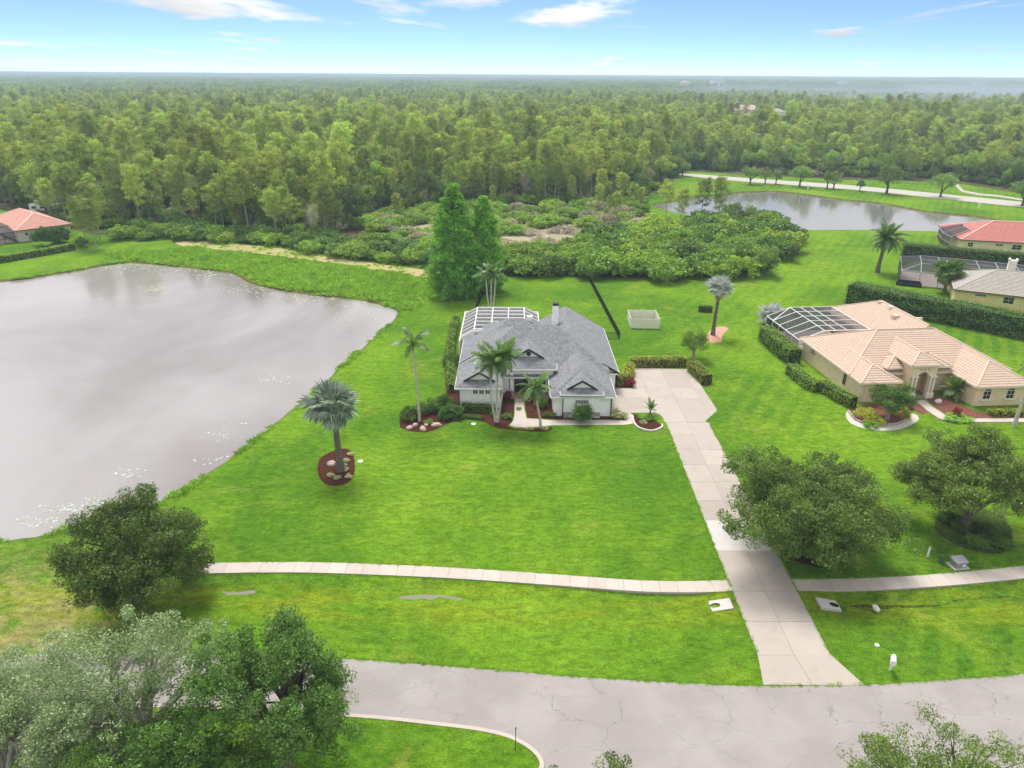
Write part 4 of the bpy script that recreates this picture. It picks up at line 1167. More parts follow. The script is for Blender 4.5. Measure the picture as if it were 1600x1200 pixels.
def bare_geo(seed, H, r, n=70):
    """leafless grey tree or brush: thin upright twigs"""
    rg = np.random.default_rng(seed)
    tr = [(*tubegeo([(0, 0, 0), (0, 0, H * .5), (.2, .1, H * .9)], [.14, .10, .03], 5), 0)]
    C = rdir(rg, n) * np.array([r, r, H * .28]) * rg.uniform(.4, 1, (n, 1)) + np.array([0, 0, H * .66])
    for c in C[:18]: tr.append((*limb(rg, (0, 0, H * rg.uniform(.3, .6)), c, .05, .015, .1, 3, 3), 0))
    cl = np.c_[C, rg.uniform(.5, .9, n)]
    k = 16; Cc = np.repeat(cl[:, :3], k, 0) + rdir(rg, n * k) * .55
    D = unit(rdir(rg, n * k) * .7 + np.array([0, 0, .6])); S = unit(np.cross(D, rdir(rg, n * k)))
    V = np.stack([Cc, Cc + D * .35 + S * .03, Cc + D * .8, Cc + D * .35 - S * .03], 1).reshape(-1, 3)
    return join(tr), (V, np.arange(n * k * 4).reshape(-1, 4), rg.uniform(0, 1, n * k))

def cone_geo(seed, H, r, n=900, per=60, leaf=.40):
    """bald cypress: dense feathery column to the ground, narrowing to the top"""
    rg = np.random.default_rng(seed)
    t = rg.uniform(0, 1, n) ** 1.15; z = .6 + t * (H - 1.0)
    prof = r * np.interp(t, [0, .12, .35, .6, .82, 1], [.80, .98, 1.0, .80, .50, .10])
    az = rg.uniform(0, 6.283, n)
    wob = 1 + .15 * np.sin(3 * az + z * .9) + .13 * np.sin(5 * az - z * 1.7)
    rad = prof * wob * rg.uniform(.62, 1.12, n)
    C = np.stack([np.cos(az) * rad, np.sin(az) * rad, z], 1)
    cl = np.c_[C, rg.uniform(.5, 1.15, n) * (1.05 - .4 * t)]
    crown = clumps_leaves(rg, cl, per, leaf, .42, .75, .3)
    tr = [(*tubegeo([(0, 0, -.2), (0, 0, 1.5), (0, 0, H * .6), (0, 0, H * .95)], [.55, .40, .2, .04], 8), 0)]
    for c in C[:60]: tr.append((*limb(rg, (0, 0, max(.5, c[2] - .8)), c, .07, .02, .05, 3, 4), 0))
    return join(tr), crown

def bush_geo(seed, n=34, per=70, leaf=.13, low=.05, aspect=.55):
    """rounded shrub of radius 1 and height 1 (scaled on use)"""
    rg = np.random.default_rng(seed)
    d = rdir(rg, n * 3); d = d[d[:, 2] > low - .25][:n]
    lump = 1 + .18 * np.sin(3 * np.arctan2(d[:, 1], d[:, 0]) + seed) + .12 * np.sin(7 * d[:, 2] + seed)
    C = d * (rg.uniform(.55, .86, len(d)) * lump)[:, None] * np.array([1, 1, .62]) + np.array([0, 0, .36])
    C[:, 2] = np.maximum(C[:, 2], .12)
    cl = np.c_[C, rg.uniform(.09, .34, len(C))]
    crown = clumps_leaves(rg, cl, per, leaf, aspect, .85, .25)
    tr = [(*limb(rg, (0, 0, 0), c * .9, .03, .008, .1, 3, 4), 0) for c in C[:10]]
    return join(tr), crown

MESH = {}
def species(key, geo, barkm, leafm):
    """store trunk, crown and joined mesh of one plant"""
    (tv, tq, _), (cv, cq, ca) = geo
    t = bigmesh(key + '_trunk', tv, tq, np.zeros(len(tq)), (barkm,)); t.polygons.foreach_set('use_smooth', np.ones(len(tq), bool))
    c = bigmesh(key + '_crown', cv, cq, ca, (leafm,))
    MESH[key] = (t, c, (tv, tq, cv, cq, ca, barkm, leafm))
def joined(key):
    tv, tq, cv, cq, ca, b, l = MESH[key][2]
    me = bigmesh(key + '_all', np.concatenate([tv, cv]), np.concatenate([tq, cq + len(tv)]), np.r_[np.zeros(len(tq)), ca], (b, l))
    me.polygons.foreach_set('material_index', np.r_[np.zeros(len(tq), 'i'), np.ones(len(cq), 'i')].astype('i'))
    return me
def plant(name, key, label, cat, loc, scale=1.0, rz=0.0, group=None, parts=('trunk', 'crown')):
    e = thing(name, label, cat, (loc[0], loc[1], loc[2] if len(loc) > 2 else 0.0), rz, group)
    e.scale = scale if isinstance(scale, (tuple, list)) else (scale,) * 3
    put(parts[0], MESH[key][0], e); put(parts[1], MESH[key][1], e)
    return e

SCN = [0]
def scatter(name, protos, pts, rot, scl, idx, label, kind='stuff', mats=None):
    """many small or far copies as ONE object (geometry nodes)"""
    SCN[0] += 1
    col = bpy.data.collections.new('protos_%d' % SCN[0])
    for i, me in enumerate(protos): col.objects.link(bpy.data.objects.new('p%d_%03d' % (SCN[0], i), me))
    me = bpy.data.meshes.new(name); n = len(pts)
    me.vertices.add(n); me.vertices.foreach_set('co', np.ascontiguousarray(pts, 'f').ravel())
    a = me.attributes.new('rotz', 'FLOAT_VECTOR', 'POINT'); a.data.foreach_set('vector', np.ascontiguousarray(rot, 'f').ravel())
    a = me.attributes.new('scl', 'FLOAT_VECTOR', 'POINT'); a.data.foreach_set('vector', np.ascontiguousarray(scl, 'f').ravel())
    a = me.attributes.new('idx', 'INT', 'POINT'); a.data.foreach_set('value', np.ascontiguousarray(idx, 'i'))
    o = bpy.data.objects.new(name, me); COL.objects.link(o)
    gt = bpy.data.node_groups.new(name, 'GeometryNodeTree')
    gt.interface.new_socket('Geometry', in_out='INPUT', socket_type='NodeSocketGeometry')
    gt.interface.new_socket('Geometry', in_out='OUTPUT', socket_type='NodeSocketGeometry')
    N = gt.nodes.new; L = gt.links.new
    gi, go = N('NodeGroupInput'), N('NodeGroupOutput')
    ci = N('GeometryNodeCollectionInfo'); ci.inputs[0].default_value = col; ci.inputs['Separate Children'].default_value = True; ci.inputs['Reset Children'].default_value = True
    ip = N('GeometryNodeInstanceOnPoints'); ip.inputs['Pick Instance'].default_value = True
    def attr(nm, ty):
        q = N('GeometryNodeInputNamedAttribute'); q.data_type = ty; q.inputs[0].default_value = nm; return q.outputs[0]
    L(gi.outputs[0], ip.inputs['Points']); L(ci.outputs[0], ip.inputs['Instance'])
    L(attr('idx', 'INT'), ip.inputs['Instance Index']); L(attr('rotz', 'FLOAT_VECTOR'), ip.inputs['Rotation']); L(attr('scl', 'FLOAT_VECTOR'), ip.inputs['Scale'])
    L(ip.outputs[0], go.inputs[0])
    md = o.modifiers.new('scatter', 'NODES'); md.node_group = gt
    return tag(o, label, None, None, kind)

NR = np.random.default_rng(77)
def rots(n): return np.c_[np.zeros(n), np.zeros(n), NR.uniform(0, 6.283, n)]

# ---- kinds of wild tree
for i, (H, s, b) in enumerate(((17, 3.3, .42), (15, 3.0, .36), (19, 3.4, .48), (13, 2.8, .32), (16, 3.7, .45), (18, 3.0, .52))):
    species('pine%d' % i, pine_geo(100 + i, H, s, b, 32, 44, .46, puff=.82), 'bark_pine', 'pine_needle')
for i, (H, r) in enumerate(((12, 4.2), (10, 3.6), (14, 4.4), (9, 4.4), (13, 3.4), (11, 4.6))):
    species('wood%d' % i, oak_geo(200 + i, H, r, r, H * .32, 62, 44, .50, 1.25, -.3, limbs=6, twigs=8, lumps=.3, shell=.5), 'bark', 'wood_leaf' if i < 4 else 'wood_leaf_light')
for i in range(2): species('bare%d' % i, bare_geo(300 + i, 9 + 3 * i, 2.6), 'bark_pale', 'brush_grey')
for i in range(4): species('shrub%d' % i, bush_geo(400 + i, 60, 60, .115), 'bark', 'shrub_leaf')
for i in range(3): species('dshrub%d' % i, bush_geo(420 + i, 60, 60, .115), 'bark', 'dark_shrub_leaf')
for i in range(2): species('brush%d' % i, bush_geo(440 + i, 40, 40, .16, aspect=.22), 'bark_pale', 'brush_grey')

# ---- the wood: nearest trees stand one by one, the rest is one mass
fe_x = [-60, 0, 60, 140, 330, 480, 540, 565, 700, 850, 1000, 1046, 1060, 1320, 1480, 1600, 1700]
fe_y = [322, 322, 336, 362, 366, 384, 372, 333, 325, 325, 312, 290, 266, 279, 282, 300, 315]
rw = random.Random(4)
cand = []
y = 168.0
while y < 1050:
    st = 4.7 if y < 380 else (5.7 if y < 650 else 7.0)
    x = -y * .80
    while x < y * .80:
        X, Y = x + rw.uniform(-.45, .45) * st, y + rw.uniform(-.45, .45) * st
        px, py = PX(X, Y)
        if -70 < px < 1670 and py < np.interp(px, fe_x, fe_y) - rw.uniform(0, 4): cand.append((X, Y, px, py))
        x += st
    y += st
bl = np.random.default_rng(8)
def wave(X, Y): return math.sin(X * .021 + 1.3) * math.sin(Y * .027 + .4) + .6 * math.sin(X * .057 + Y * .043)
pines, woods, bares = [], [], []
for c in cand:
    X, Y, px, py = c
    w_ = wave(X, Y); u = rw.random()
    right = px > 1040
    fr = np.interp(px, fe_x, fe_y) - py
    if right and fr < 16: kind = 'w' if u < .72 else 'p'
    elif right: kind = 'w' if u < .32 + .15 * w_ else 'p'
    else: kind = 'w' if u < .17 + .12 * w_ + (.10 if Y > 420 else 0) else 'p'
    if u > .95: kind = 'b'
    if math.sin(X * .11 + 2) * math.sin(Y * .083 + 1) + .5 * math.sin(X * .043 - Y * .061) > .98 and fr > 8: continue      # small glades
    if 1138 < px < 1238 and 186 < py < 203 or 222 < px < 254 and 194 < py < 206: continue
    if any(math.hypot(X - a, Y - b) < r for a, b, r in ((-127, 189, 17), (-128, 205, 12))): continue
    s = rw.choice((rw.uniform(.55, .85), rw.uniform(.8, 1.1), rw.uniform(.95, 1.25))) * (.9 if fr < 6 else 1.0) * (.82 if right and fr < 30 else .88 if fr < 25 else 1.0)
    if 1138 < px < 1238 and 203 <= py < 222: s *= .6
    if Y > 500: s *= .92
    if px < 640 and 560 < px and fr < 12: s *= .85
    (pines if kind == 'p' else woods if kind == 'w' else bares).append((X, Y, s, rw.uniform(0, 6.28), rw.random()))
for L_ in (pines, woods, bares): L_.sort(key=lambda a: math.hypot(a[0], a[1]))
ZONES = ((150, 'behind the left red-roofed house'), (360, 'beyond the left half of the pond'), (570, 'beyond the marsh at the head of the pond'), (690, 'behind the clearing left of the tall cypresses'), (830, 'behind the clearing right of the tall cypresses'), (1050, 'behind the big thicket'), (1300, 'behind the left half of the far road'), (9999, 'behind the right half of the far road'))
def stand(items, n, name, keys, label, cat, group):
    for X, Y, s, rz, u in items[:n]:
        zn = [z for lim, z in ZONES if PX(X, Y)[0] < lim][0]
        if ' in the ' in label and 'far' not in label: lab, gr = label.split(' in the ')[0] + " at the wood's edge " + zn, group + ' ' + zn
        plant(name, keys[int(u * len(keys)) % len(keys)], lab, cat, (X, Y), (s * (.80 + .35 * ((u * 7) % 1)), s * (.80 + .35 * ((u * 7) % 1)), s * (.92 + .3 * ((u * 13) % 1))), rz, gr)
    return items[n:]
PK = ['pine%d' % i for i in range(6)]; WK = ['wood%d' % i for i in range(6)]
pr = stand(pines, 290, 'pine_tree', PK, 'tall slender pine in the front ranks of the wood', 'pine tree', 'pines along the front of the wood')
wr = stand(woods, 120, 'broadleaf_tree', WK, 'dark leafy tree in the front ranks of the wood', 'tree', 'leafy trees along the front of the wood')
br = stand(bares, 16, 'bare_tree', ['bare0', 'bare1'], 'pale leafless tree in the front ranks of the wood', 'tree', 'leafless trees in the wood')
allr = [(a, i % 6) for i, a in enumerate(pr)] + [(a, 6 + i % 6) for i, a in enumerate(wr)] + [(a, 12 + i % 2) for i, a in enumerate(br)]
pts = np.array([(a[0], a[1], 0) for a, k in allr]); sc_ = np.array([(a[2] * 1.02, a[2] * 1.02, a[2] * (.85 + .35 * a[4])) for a, k in allr])
scatter('pine_wood', [joined(k) for k in PK + WK + ['bare0', 'bare1']], pts, rots(len(pts)), sc_, np.array([k for a, k in allr]), 'dense mixed pine wood stretching away behind the front trees')

# undergrowth on the wood's floor
ug = []
for c in cand:
    if c[1] < 420 and rw.random() < .75: ug.append((c[0] + rw.uniform(-2.5, 2.5), c[1] + rw.uniform(-2.5, 2.5), rw.uniform(1.8, 3.9), rw.random()))
pts = np.array([(a[0], a[1], 0) for a in ug])
scatter('undergrowth', [joined(k) for k in ('shrub0', 'shrub1', 'dshrub0', 'dshrub1', 'brush0')], pts, rots(len(pts)), np.array([(a[2], a[2], a[2] * .9) for a in ug]), np.array([int(a[3] * 5) % 5 for a in ug]), 'shrubby undergrowth on the floor of the wood')

# far woodland: coarse patches of canopy out to the horizon
def patch(seed, n, R_, H, leafs, size):
    rg = np.random.default_rng(seed); P = []
    a = rg.uniform(0, 6.283, n); r = R_ * np.sqrt(rg.uniform(0, 1, n))
    cl = np.c_[np.cos(a) * r, np.sin(a) * r, H * rg.uniform(.55, 1.0, n), H * .26 * rg.uniform(.7, 1.3, n)]
    return clumps_leaves(rg, cl, leafs, size, .7, 1.0, .6)
pm = []
for i in range(4):
    V, Q, a = patch(500 + i, 26, 17, 14, 70, 1.5); pm.append(bigmesh('patch%d' % i, V, Q, a, ('pine_needle_far' if i < 2 else 'wood_leaf',)))
fp = []
y = 980.0
while y < 16000:
    st = 24 * (1 + max(0, (y - 1500)) / 1600)
    x = -y * .80
    while x < y * .80:
        if wave(x * .3, y * .3) > -1.05 or y > 4000: fp.append((x + rw.uniform(-.5, .5) * st, y + rw.uniform(-.5, .5) * st, st / 24 * rw.uniform(.85, 1.2), rw.uniform(.75, 1.25), rw.random()))
        x += st
    y += st
keep = []
for a in fp:
    px, py = PX(a[0], a[1])
    if 1138 < px < 1232 and 176 < py < 189 or any(abs(px - bx_) < 16 and b0 < py < b1 for bx_, b0, b1 in ((1122, 139, 146), (1072, 143, 149), (1318, 139, 145), (1532, 138, 145), (247, 121, 128), (378, 123, 130), (508, 123, 130))): continue
    keep.append(a)
fp = keep
pts = np.array([(a[0], a[1], 0) for a in fp])
scatter('far_woodland', pm, pts, rots(len(pts)), np.array([(a[2] * 1.1, a[2] * 1.1, a[3] * min(a[2], 1.5) ** .3) for a in fp]), np.array([int(a[4] * 4) % 4 for a in fp]), 'hazy woodland reaching to the horizon')

# ---- thickets between pond, lawn and wood: every shrub a plant of its own
def fill(poly, step, seed):
    r = random.Random(seed); xs = [p[0] for p in poly]; ys = [p[1] for p in poly]; out = []
    y = min(ys)
    while y < max(ys):
        x = min(xs)
        while x < max(xs):
            a, b = x + r.uniform(-.4, .4) * step, y + r.uniform(-.4, .4) * step
            if inpoly(a, b, poly): out.append((a, b, r.random(), r.random()))
            x += step
        y += step * .85
    return out
SK = ['shrub%d' % i for i in range(4)]; DK = ['dshrub%d' % i for i in range(3)]
for X, Y, u, v in fill(gp([(165, 375), (330, 378), (480, 394), (560, 409), (690, 420), (692, 396), (560, 378), (400, 366), (250, 362)]), 4.6, 1):
    dk = u < .55; s = 1.9 + 1.8 * v
    plant('shrub', (DK if dk else SK)[int(v * 40) % 3], 'dark shrub in the thicket between the pond and the wood' if dk else 'bright green shrub in the thicket between the pond and the wood', 'shrub', (X, Y), (s * 1.2, s * 1.2, s), v * 6, 'dark shrubs beyond the pond' if dk else 'bright shrubs beyond the pond', ('stem', 'foliage'))
for X, Y, u, v in fill(gp([(776, 430), (920, 430), (948, 440), (1050, 441), (1130, 438), (1182, 426), (1222, 400), (1236, 380), (1195, 352), (1105, 352), (1010, 368), (900, 392), (790, 404)]), 5.0, 2):
    px, py = PX(X, Y)
    big = px > 925; dk = u < .42
    s = (2.6 + 2.9 * v) if big else (2.3 + 1.7 * v)
    lab = ('dark shrub in the big thicket right of the fence' if dk else 'bright green shrub in the big thicket right of the fence') if big else ('dark shrub in the thicket behind the back fence' if dk else 'bright green shrub in the thicket behind the back fence')
    plant('shrub', (DK if dk else SK)[int(v * 40) % 3], lab, 'shrub', (X, Y), (s * 1.25, s * 1.25, s * 1.1), v * 6, lab.replace('shrub', 'shrubs'), ('stem', 'foliage'))
for X, Y, u, v in fill(gp([(556, 348), (610, 378), (680, 394), (780, 400), (880, 388), (980, 372), (1012, 350), (1000, 318), (900, 326), (720, 326), (600, 333)]), 5.2, 3):
    qx, qy = PX(X, Y)
    if u < .08 or (u < .86 and (634 < qx < 694 and 353 < qy < 367 or 775 < qx < 945 and 356 < qy < 380)): continue
    br_ = u > .72; s = 1.5 + 1.9 * v
    plant('bush', ('brush%d' % int(v * 2) if br_ else SK[int(v * 3)]), 'grey-brown twiggy bush in the dry clearing' if br_ else 'green bush in the dry clearing', 'bush', (X, Y), (s * 1.4, s * 1.4, s), v * 6, 'grey bushes in the dry clearing' if br_ else 'green bushes in the dry clearing', ('stem', 'foliage'))
for px, py, sx, sz in ((612, 358, 6.0, 3.6), (592, 362, 4.5, 3.0), (790, 362, 4.2, 3.0), (806, 365, 4.6, 2.4)):
    X, Y = G(px, py); plant('shrub', SK[px % 4], {612: 'broad rounded green shrub in the clearing left of the tall cypresses', 592: 'smaller rounded shrub left of the broad one in the clearing', 790: 'dark green shrub just right of the tall cypresses in the clearing', 806: 'low wide shrub at the right of the dry clearing behind the cypresses'}[px], 'shrub', (X, Y), (sx, sx * .8, sz), 1.0, None, ('stem', 'foliage'))
# slim pines standing out of the thicket before the far pond, young trees at its edge
for px, py, k, s, lab in ((1122, 345, 'pine3', .95, 'slim pine standing against the far pond'), (1094, 350, 'pine1', .85, 'bushy-topped pine left of the slim one against the far pond'), (1062, 352, 'pine3', .8, 'pine with a ragged crown at the left end of the far pond'), (1040, 345, 'pine4', .7, 'low pine at the corner where the wood meets the far pond'), (1145, 352, 'wood3', .75, 'leafy tree rising from the thicket at the edge of the far pond'), (1170, 356, 'wood1', .62, 'dark leafy tree at the right end of the thicket by the far pond')):
    X, Y = G(px, py); plant('pine_tree' if 'pine' in k else 'broadleaf_tree', k, lab, 'tree', (X, Y), s, px)
for px, py, s, lab in ((1197, 432, .52, 'young dark tree on the lawn at the thicket corner'), (1237, 409, .42, 'small round young tree beside the thicket right of the dark one'), (1224, 402, .4, 'slim young tree between the thicket and the small round tree')):
    X, Y = G(px, py); plant('young_tree', 'wood%d' % (px % 3), lab, 'tree', (X, Y), s, px)
# trees along the far road
for px, py, k, s, lab in ((1172, 288, 'wood3', .78, 'grey-green round tree on the verge at the left end of the far road'), (1249, 292, 'wood3', .92, 'broad dark oak on the pond side of the far road, second from the left'), (1385, 303, 'wood1', 1.05, 'tall dark tree on the far road verge above the pond'), (1469, 308, 'wood3', .95, 'broad spreading oak on the far road verge right of the tall dark tree'), (1597, 322, 'wood3', 1.0, 'dark oak at the right edge beside the far road'), (1195, 288, 'wood0', .5, 'slim young tree just right of the grey-green verge tree'), (1212, 288, 'wood1', .55, 'slim pale young tree between the verge oaks'), (1292, 295, 'wood2', .48, 'thin light green tree on the verge right of the broad dark oak'), (1302, 296, 'wood0', .52, 'feathery young tree beside the thin light green one on the verge'), (1343, 299, 'wood1', .45, 'small sapling on the verge left of the tall dark tree'), (1066, 275, 'wood3', .7, 'low spreading tree at the left end of the far road')):
    X, Y = G(px, py); plant('verge_tree', k, lab, 'tree', (X, Y), s, px)
# pines around the left house
for px, py, k, s in ((137, 386, 'pine1', .8), (151, 388, 'pine3', .9), (157, 374, 'pine1', .95), (106, 352, 'pine4', .8), (82, 345, 'pine3', .9), (133, 372, 'pine3', .7), (60, 340, 'pine0', .85), (120, 350, 'pine5', .9), (20, 318, 'pine2', 1.1), (52, 320, 'pine5', 1.05)):
    X, Y = G(px, py); plant('pine_tree', k, 'light green pine on the grass beside the left red-roofed house', 'pine tree', (X, Y), s, px, 'pines beside the left house')

for i, (X, Y, u, v) in enumerate(fill(gp([(900, 345), (980, 348), (1040, 340), (1035, 318), (1000, 308), (940, 318)]), 11, 31) + fill(gp([(560, 345), (640, 350), (640, 334), (580, 334)]), 14, 32)):
    plant('pine_tree', PK[i % 6], 'short thin pine rising from the scrub of the clearing', 'pine tree', (X, Y), (.5 + .2 * u, .5 + .2 * u, .42 + .25 * v), u * 6, 'thin pines in the scrub')
# ---- the two tall cypresses behind the white house
for key, geo, px, py, lab in (('cyp0', cone_geo(11, 21.6, 4.4), 712, 463, 'taller, broader bright green cypress behind the white house'), ('cyp1', cone_geo(12, 18.9, 3.5, 640), 756, 455, 'slimmer, darker green cypress just right of the taller one')):
    species(key, geo, 'bark', 'cypress_needle'); X, Y = G(px, py); plant('cypress_tree', key, lab, 'cypress', (X, Y))

# ---- big oaks of the foreground, each its own tree
def oak(key, geo, bark, leaf, loc, label, name='oak_tree', rz=0):
    species(key, geo, bark, leaf); return plant(name, key, label, 'oak', loc, 1.0, rz)
oak('oakA', oak_geo(21, 8.9, 8.3, 7.2, 2.0, 700, 160, .20, .85, -.36, lumps=.06, twigs=60, lobes=60), 'bark', 'oak_leaf', (26.6, 53.8), 'broad dense oak overhanging the driveway')
oak('oakB', oak_geo(22, 9.2, 6.8, 6.2, 2.6, 470, 170, .18, .78, -.25, .4, lumps=.08, lobes=38, limbs=14, twigs=60), 'bark', 'oak_leaf', (43.6, 57.4), 'open-crowned oak at the right edge standing in a bed of low plants')
oak('oakC', oak_geo(23, 9.6, 5.6, 5.3, 1.3, 540, 150, .175, .74, -.62, .25, lumps=.10, lobes=34, twigs=60), 'bark', 'oak_leaf', (-30.8, 46.6), 'dark spreading oak on the grass at the near corner of the pond')
oak('oakD', oak_geo(24, 11.3, 4.9, 4.8, 2.4, 500, 150, .15, .62, -.45, .25, lumps=.10, lobes=36, limbs=12, twigs=70), 'bark', 'oak_leaf_bright', (-13.9, 31.0, .12), 'upright dark green oak beside the near bend of the road')
oak('oakE', oak_geo(25, 12.2, 5.4, 5.0, 3.0, 430, 105, .145, .60, -.40, .5, lumps=.16, lobes=36, limbs=16, twigs=80), 'bark_silver', 'oak_leaf_silver', (-22.6, 31.4, .12), 'pale silvery oak with bare grey branches at the lower left')
oak('oakF', oak_geo(26, 9.4, 5.8, 5.4, 2.6, 430, 110, .145, .66, -.40, .4, lumps=.16, lobes=36, limbs=12, twigs=60), 'bark_silver', 'oak_leaf_silver', (-29.4, 28.6, .12), 'grey-green mossy oak in the lower left corner')
oak('oakG', oak_geo(27, 9.9, 6.6, 4.6, 3.0, 420, 80, .125, .52, -.1, .5, lumps=.2, lobes=26, limbs=12, twigs=60), 'bark', 'oak_leaf', (22.2, 24.6), 'oak whose leafy top rises over the road at the lower right')
oak('oakH', oak_geo(28, 9.3, 2.6, 2.4, 3.0, 60, 160, .13, .55, .0, .6, lumps=.4, limbs=10, twigs=40), 'bark', 'oak_leaf', (4.4, 23.6), 'treetop sprigs just showing at the bottom edge over the road')
oak('oakI', oak_geo(29, 8.0, 4.2, 4.0, 2.4, 300, 170, .15, .6, -.30, .4, lumps=.1, lobes=28, limbs=10, twigs=50), 'bark', 'oak_leaf_bright', (-18.5, 26.6, .12), 'low bright green oak at the bottom edge between the silvery and the dark oak')

# ---- palms: every frond is a piece
def frond_mesh(key, L, droop, leaf, m, n=30, ll=.75, hang=.5, w=.05, seed=0):
    rg = np.random.default_rng(seed); P = []
    f = lambda s: np.array([L * s * (1 - .18 * s * droop), 0, L * (.30 * s - droop * .75 * s * s)])
    V, Q = tubegeo([f(s) for s in np.linspace(0, 1, 7)], list(np.linspace(.045, .012, 7)), 4); parts = [(V, Q, .8)]
    C, q = [], []
    for i in range(n):
        s = .14 + .86 * (i + .5) / n; p = f(s); d = unit(f(min(1, s + .03)) - f(s - .03))
        l = ll * (math.sin(math.pi * min(1, .18 + s * .80)) ** .7) * rg.uniform(.85, 1.1)
        for sd in (-1, 1):
            side = np.array([0, sd, 0]); dr = unit(side + d * .55 + np.array([0, 0, .25 - hang * rg.uniform(.5, 1.2)]))
            tip = p + dr * l + np.array([0, 0, -hang * l * .35]); mid = p + dr * l * .5; b = d * w
            k = len(C); C += [p, mid + b, tip, mid - b]; q.append((k, k + 1, k + 2, k + 3))
    parts.append((np.array(C), np.array(q), rg.uniform(0, 1, len(q))))
    V, Q, a = join(parts)
    MESH[key] = bigmesh(key, V, Q, a, (m,))
def fan_mesh(key, pet, r, m, seg=20, arc=4.4, fold=.25, seed=0):
    rg = np.random.default_rng(seed)
    V, Q = tubegeo([(0, 0, 0), (pet * .5, 0, .04), (pet, 0, 0)], [.04, .03, .02], 4); parts = [(V, Q, .9)]
    C, q = [], []
    for i in range(seg):
        a0 = -arc / 2 + arc * i / seg; a1 = a0 + arc / seg * 1.05; am = (a0 + a1) / 2; l = r * rg.uniform(.88, 1.08) * (1 - .12 * abs(am) / 2.2)
        o = np.array([pet, 0, 0]); c0 = o + np.array([math.cos(a0), math.sin(a0), 0]) * l * .55; c1 = o + np.array([math.cos(a1), math.sin(a1), 0]) * l * .55
        t = o + np.array([math.cos(am), math.sin(am), -fold * rg.uniform(.4, 1.3)]) * l
        c0[2] += .10 * r * (i % 2); c1[2] += .10 * r * ((i + 1) % 2) - fold * .12
        k = len(C); C += [o, c0, t, c1]; q.append((k, k + 1, k + 2, k + 3))
    parts.append((np.array(C), np.array(q), rg.uniform(0, 1, len(q))))
    V, Q, a = join(parts); MESH[key] = bigmesh(key, V, Q, a, (m,))
for i in range(3):
    frond_mesh('frond%d' % i, 1.0, .62 + .22 * i, 0, 'palm_leaf', 30, .28, .45 + .25 * i, .020, i)
    frond_mesh('stiff%d' % i, 1.0, .45 + .2 * i, 0, 'palm_leaf', 34, .17, .15, .010, 10 + i)
    fan_mesh('fanb%d' % i, .55, .62, 'palm_leaf_blue', 22, 4.2, .18 + .15 * i, i); fan_mesh('fans%d' % i, .5, .62, 'palm_leaf_silver', 22, 4.2, .15 + .1 * i, i); fan_mesh('fang%d' % i, .5, .6, 'palm_leaf', 20, 4.2, .25 + .1 * i, i)
    fan_mesh('fand%d' % i, .5, .6, 'palm_leaf_dry', 16, 3.6, .8, i)
frond_mesh('dryfrond', 1.0, 1.3, 0, 'palm_leaf_dry', 18, .2, .8, .018, 5)
def palm(name, label, loc, trunks, keys, nf, L, elev=(75, -25), r=.13, trunkm='palm_trunk', shaft=True, leafname='frond', dry=0, drykey='dryfrond', fruit=False, seed=1, width=1.0, ring=False):
    """trunks: list of (dx, dy, bend, height); fronds spiral round each top from upright to drooping"""
    e = thing(name, label, 'palm', (loc[0], loc[1], 0)); rg = random.Random(seed)
    for dx, dy, bx, by, h in trunks:
        pts = [(dx * .15, dy * .15, -.1), (dx * .6, dy * .6, h * .25), (dx + bx * .3, dy + by * .3, h * .55), (dx + bx * .65, dy + by * .65, h * .8), (dx + bx, dy + by, h)]
        C = np.array(spline([p[:2] for p in pts], 4, False)); Z = np.interp(np.linspace(0, 4, len(C)), range(5), [p[2] for p in pts])
        P = [(c[0], c[1], z) for c, z in zip(C, Z)]
        rad = [r * (1.45 - .5 * min(1, t * 3.5)) if t < .3 else r * (.97 - .12 * t) for t in np.linspace(0, 1, len(P))]
        B().tube(P, rad, 9).build('trunk', trunkm, e, True)
        top = np.array(P[-1])
        if shaft:
            B().tube([tuple(top - [0, 0, .1]), tuple(top + [0, 0, .35]), tuple(top + [0, 0, .85])], [r * 1.05, r * 1.25, r * .5], 8).build('crownshaft', 'crownshaft', e, True); top = top + [0, 0, .7]
        for i in range(nf):
            t = (i + .5) / nf; el = R(elev[0] + (elev[1] - elev[0]) * t ** .85 + rg.uniform(-8, 8)); az = i * 2.39996 + rg.uniform(-.25, .25)
            s = L * rg.uniform(.78, 1.14) * (.85 + .25 * math.sin(math.pi * min(1, t + .25)))
            k = keys[min(len(keys) - 1, int(t * len(keys)))]
            put(leafname, MESH[k], e, tuple(top + np.array([math.cos(az), math.sin(az), 0]) * r * .7), (rg.uniform(-.3, .3), -el, az), (s, s * width, s))
        for i in range(dry):
            az = rg.uniform(0, 6.28); put('dry_' + leafname, MESH[drykey], e, tuple(top - [0, 0, .2]), (0, R(rg.uniform(45, 75)), az), (L * .8,) * 3)
        if fruit:
            rgn = np.random.default_rng(seed); n = 60; C = rdir(rgn, n) * .32 + np.array([*(top - [0, 0, .35])]); C[:, 0] += .1
            V, Q = leafquads(rgn, C, rdir(rgn, n), .12, .9); me = bigmesh('fruit_cluster', V, Q, np.zeros(n), ('orange_fruit',)); put('fruit_cluster', me, e)
    return e
FK = ['frond0', 'frond0', 'frond1', 'frond1', 'frond2']   # upright fronds first, drooping last
palm('feather_palm', 'tall single-trunk feather palm in the bed left of the white house', (-11.6, 80.0), [(0, 0, -.35, .1, 9.6)], ['frond0', 'frond1', 'frond1'], 9, 3.1, (70, -12), .14, seed=3)
palm('feather_palm', 'clump of three pale-trunked feather palms before the white house', (-1.9, 79.9), [(-.75, .15, .05, .2, 7.2), (.02, .25, .15, .2, 7.6), (.7, .1, .25, .15, 8.0)], FK, 17, 2.8, (72, -32), .14, dry=1, seed=4)
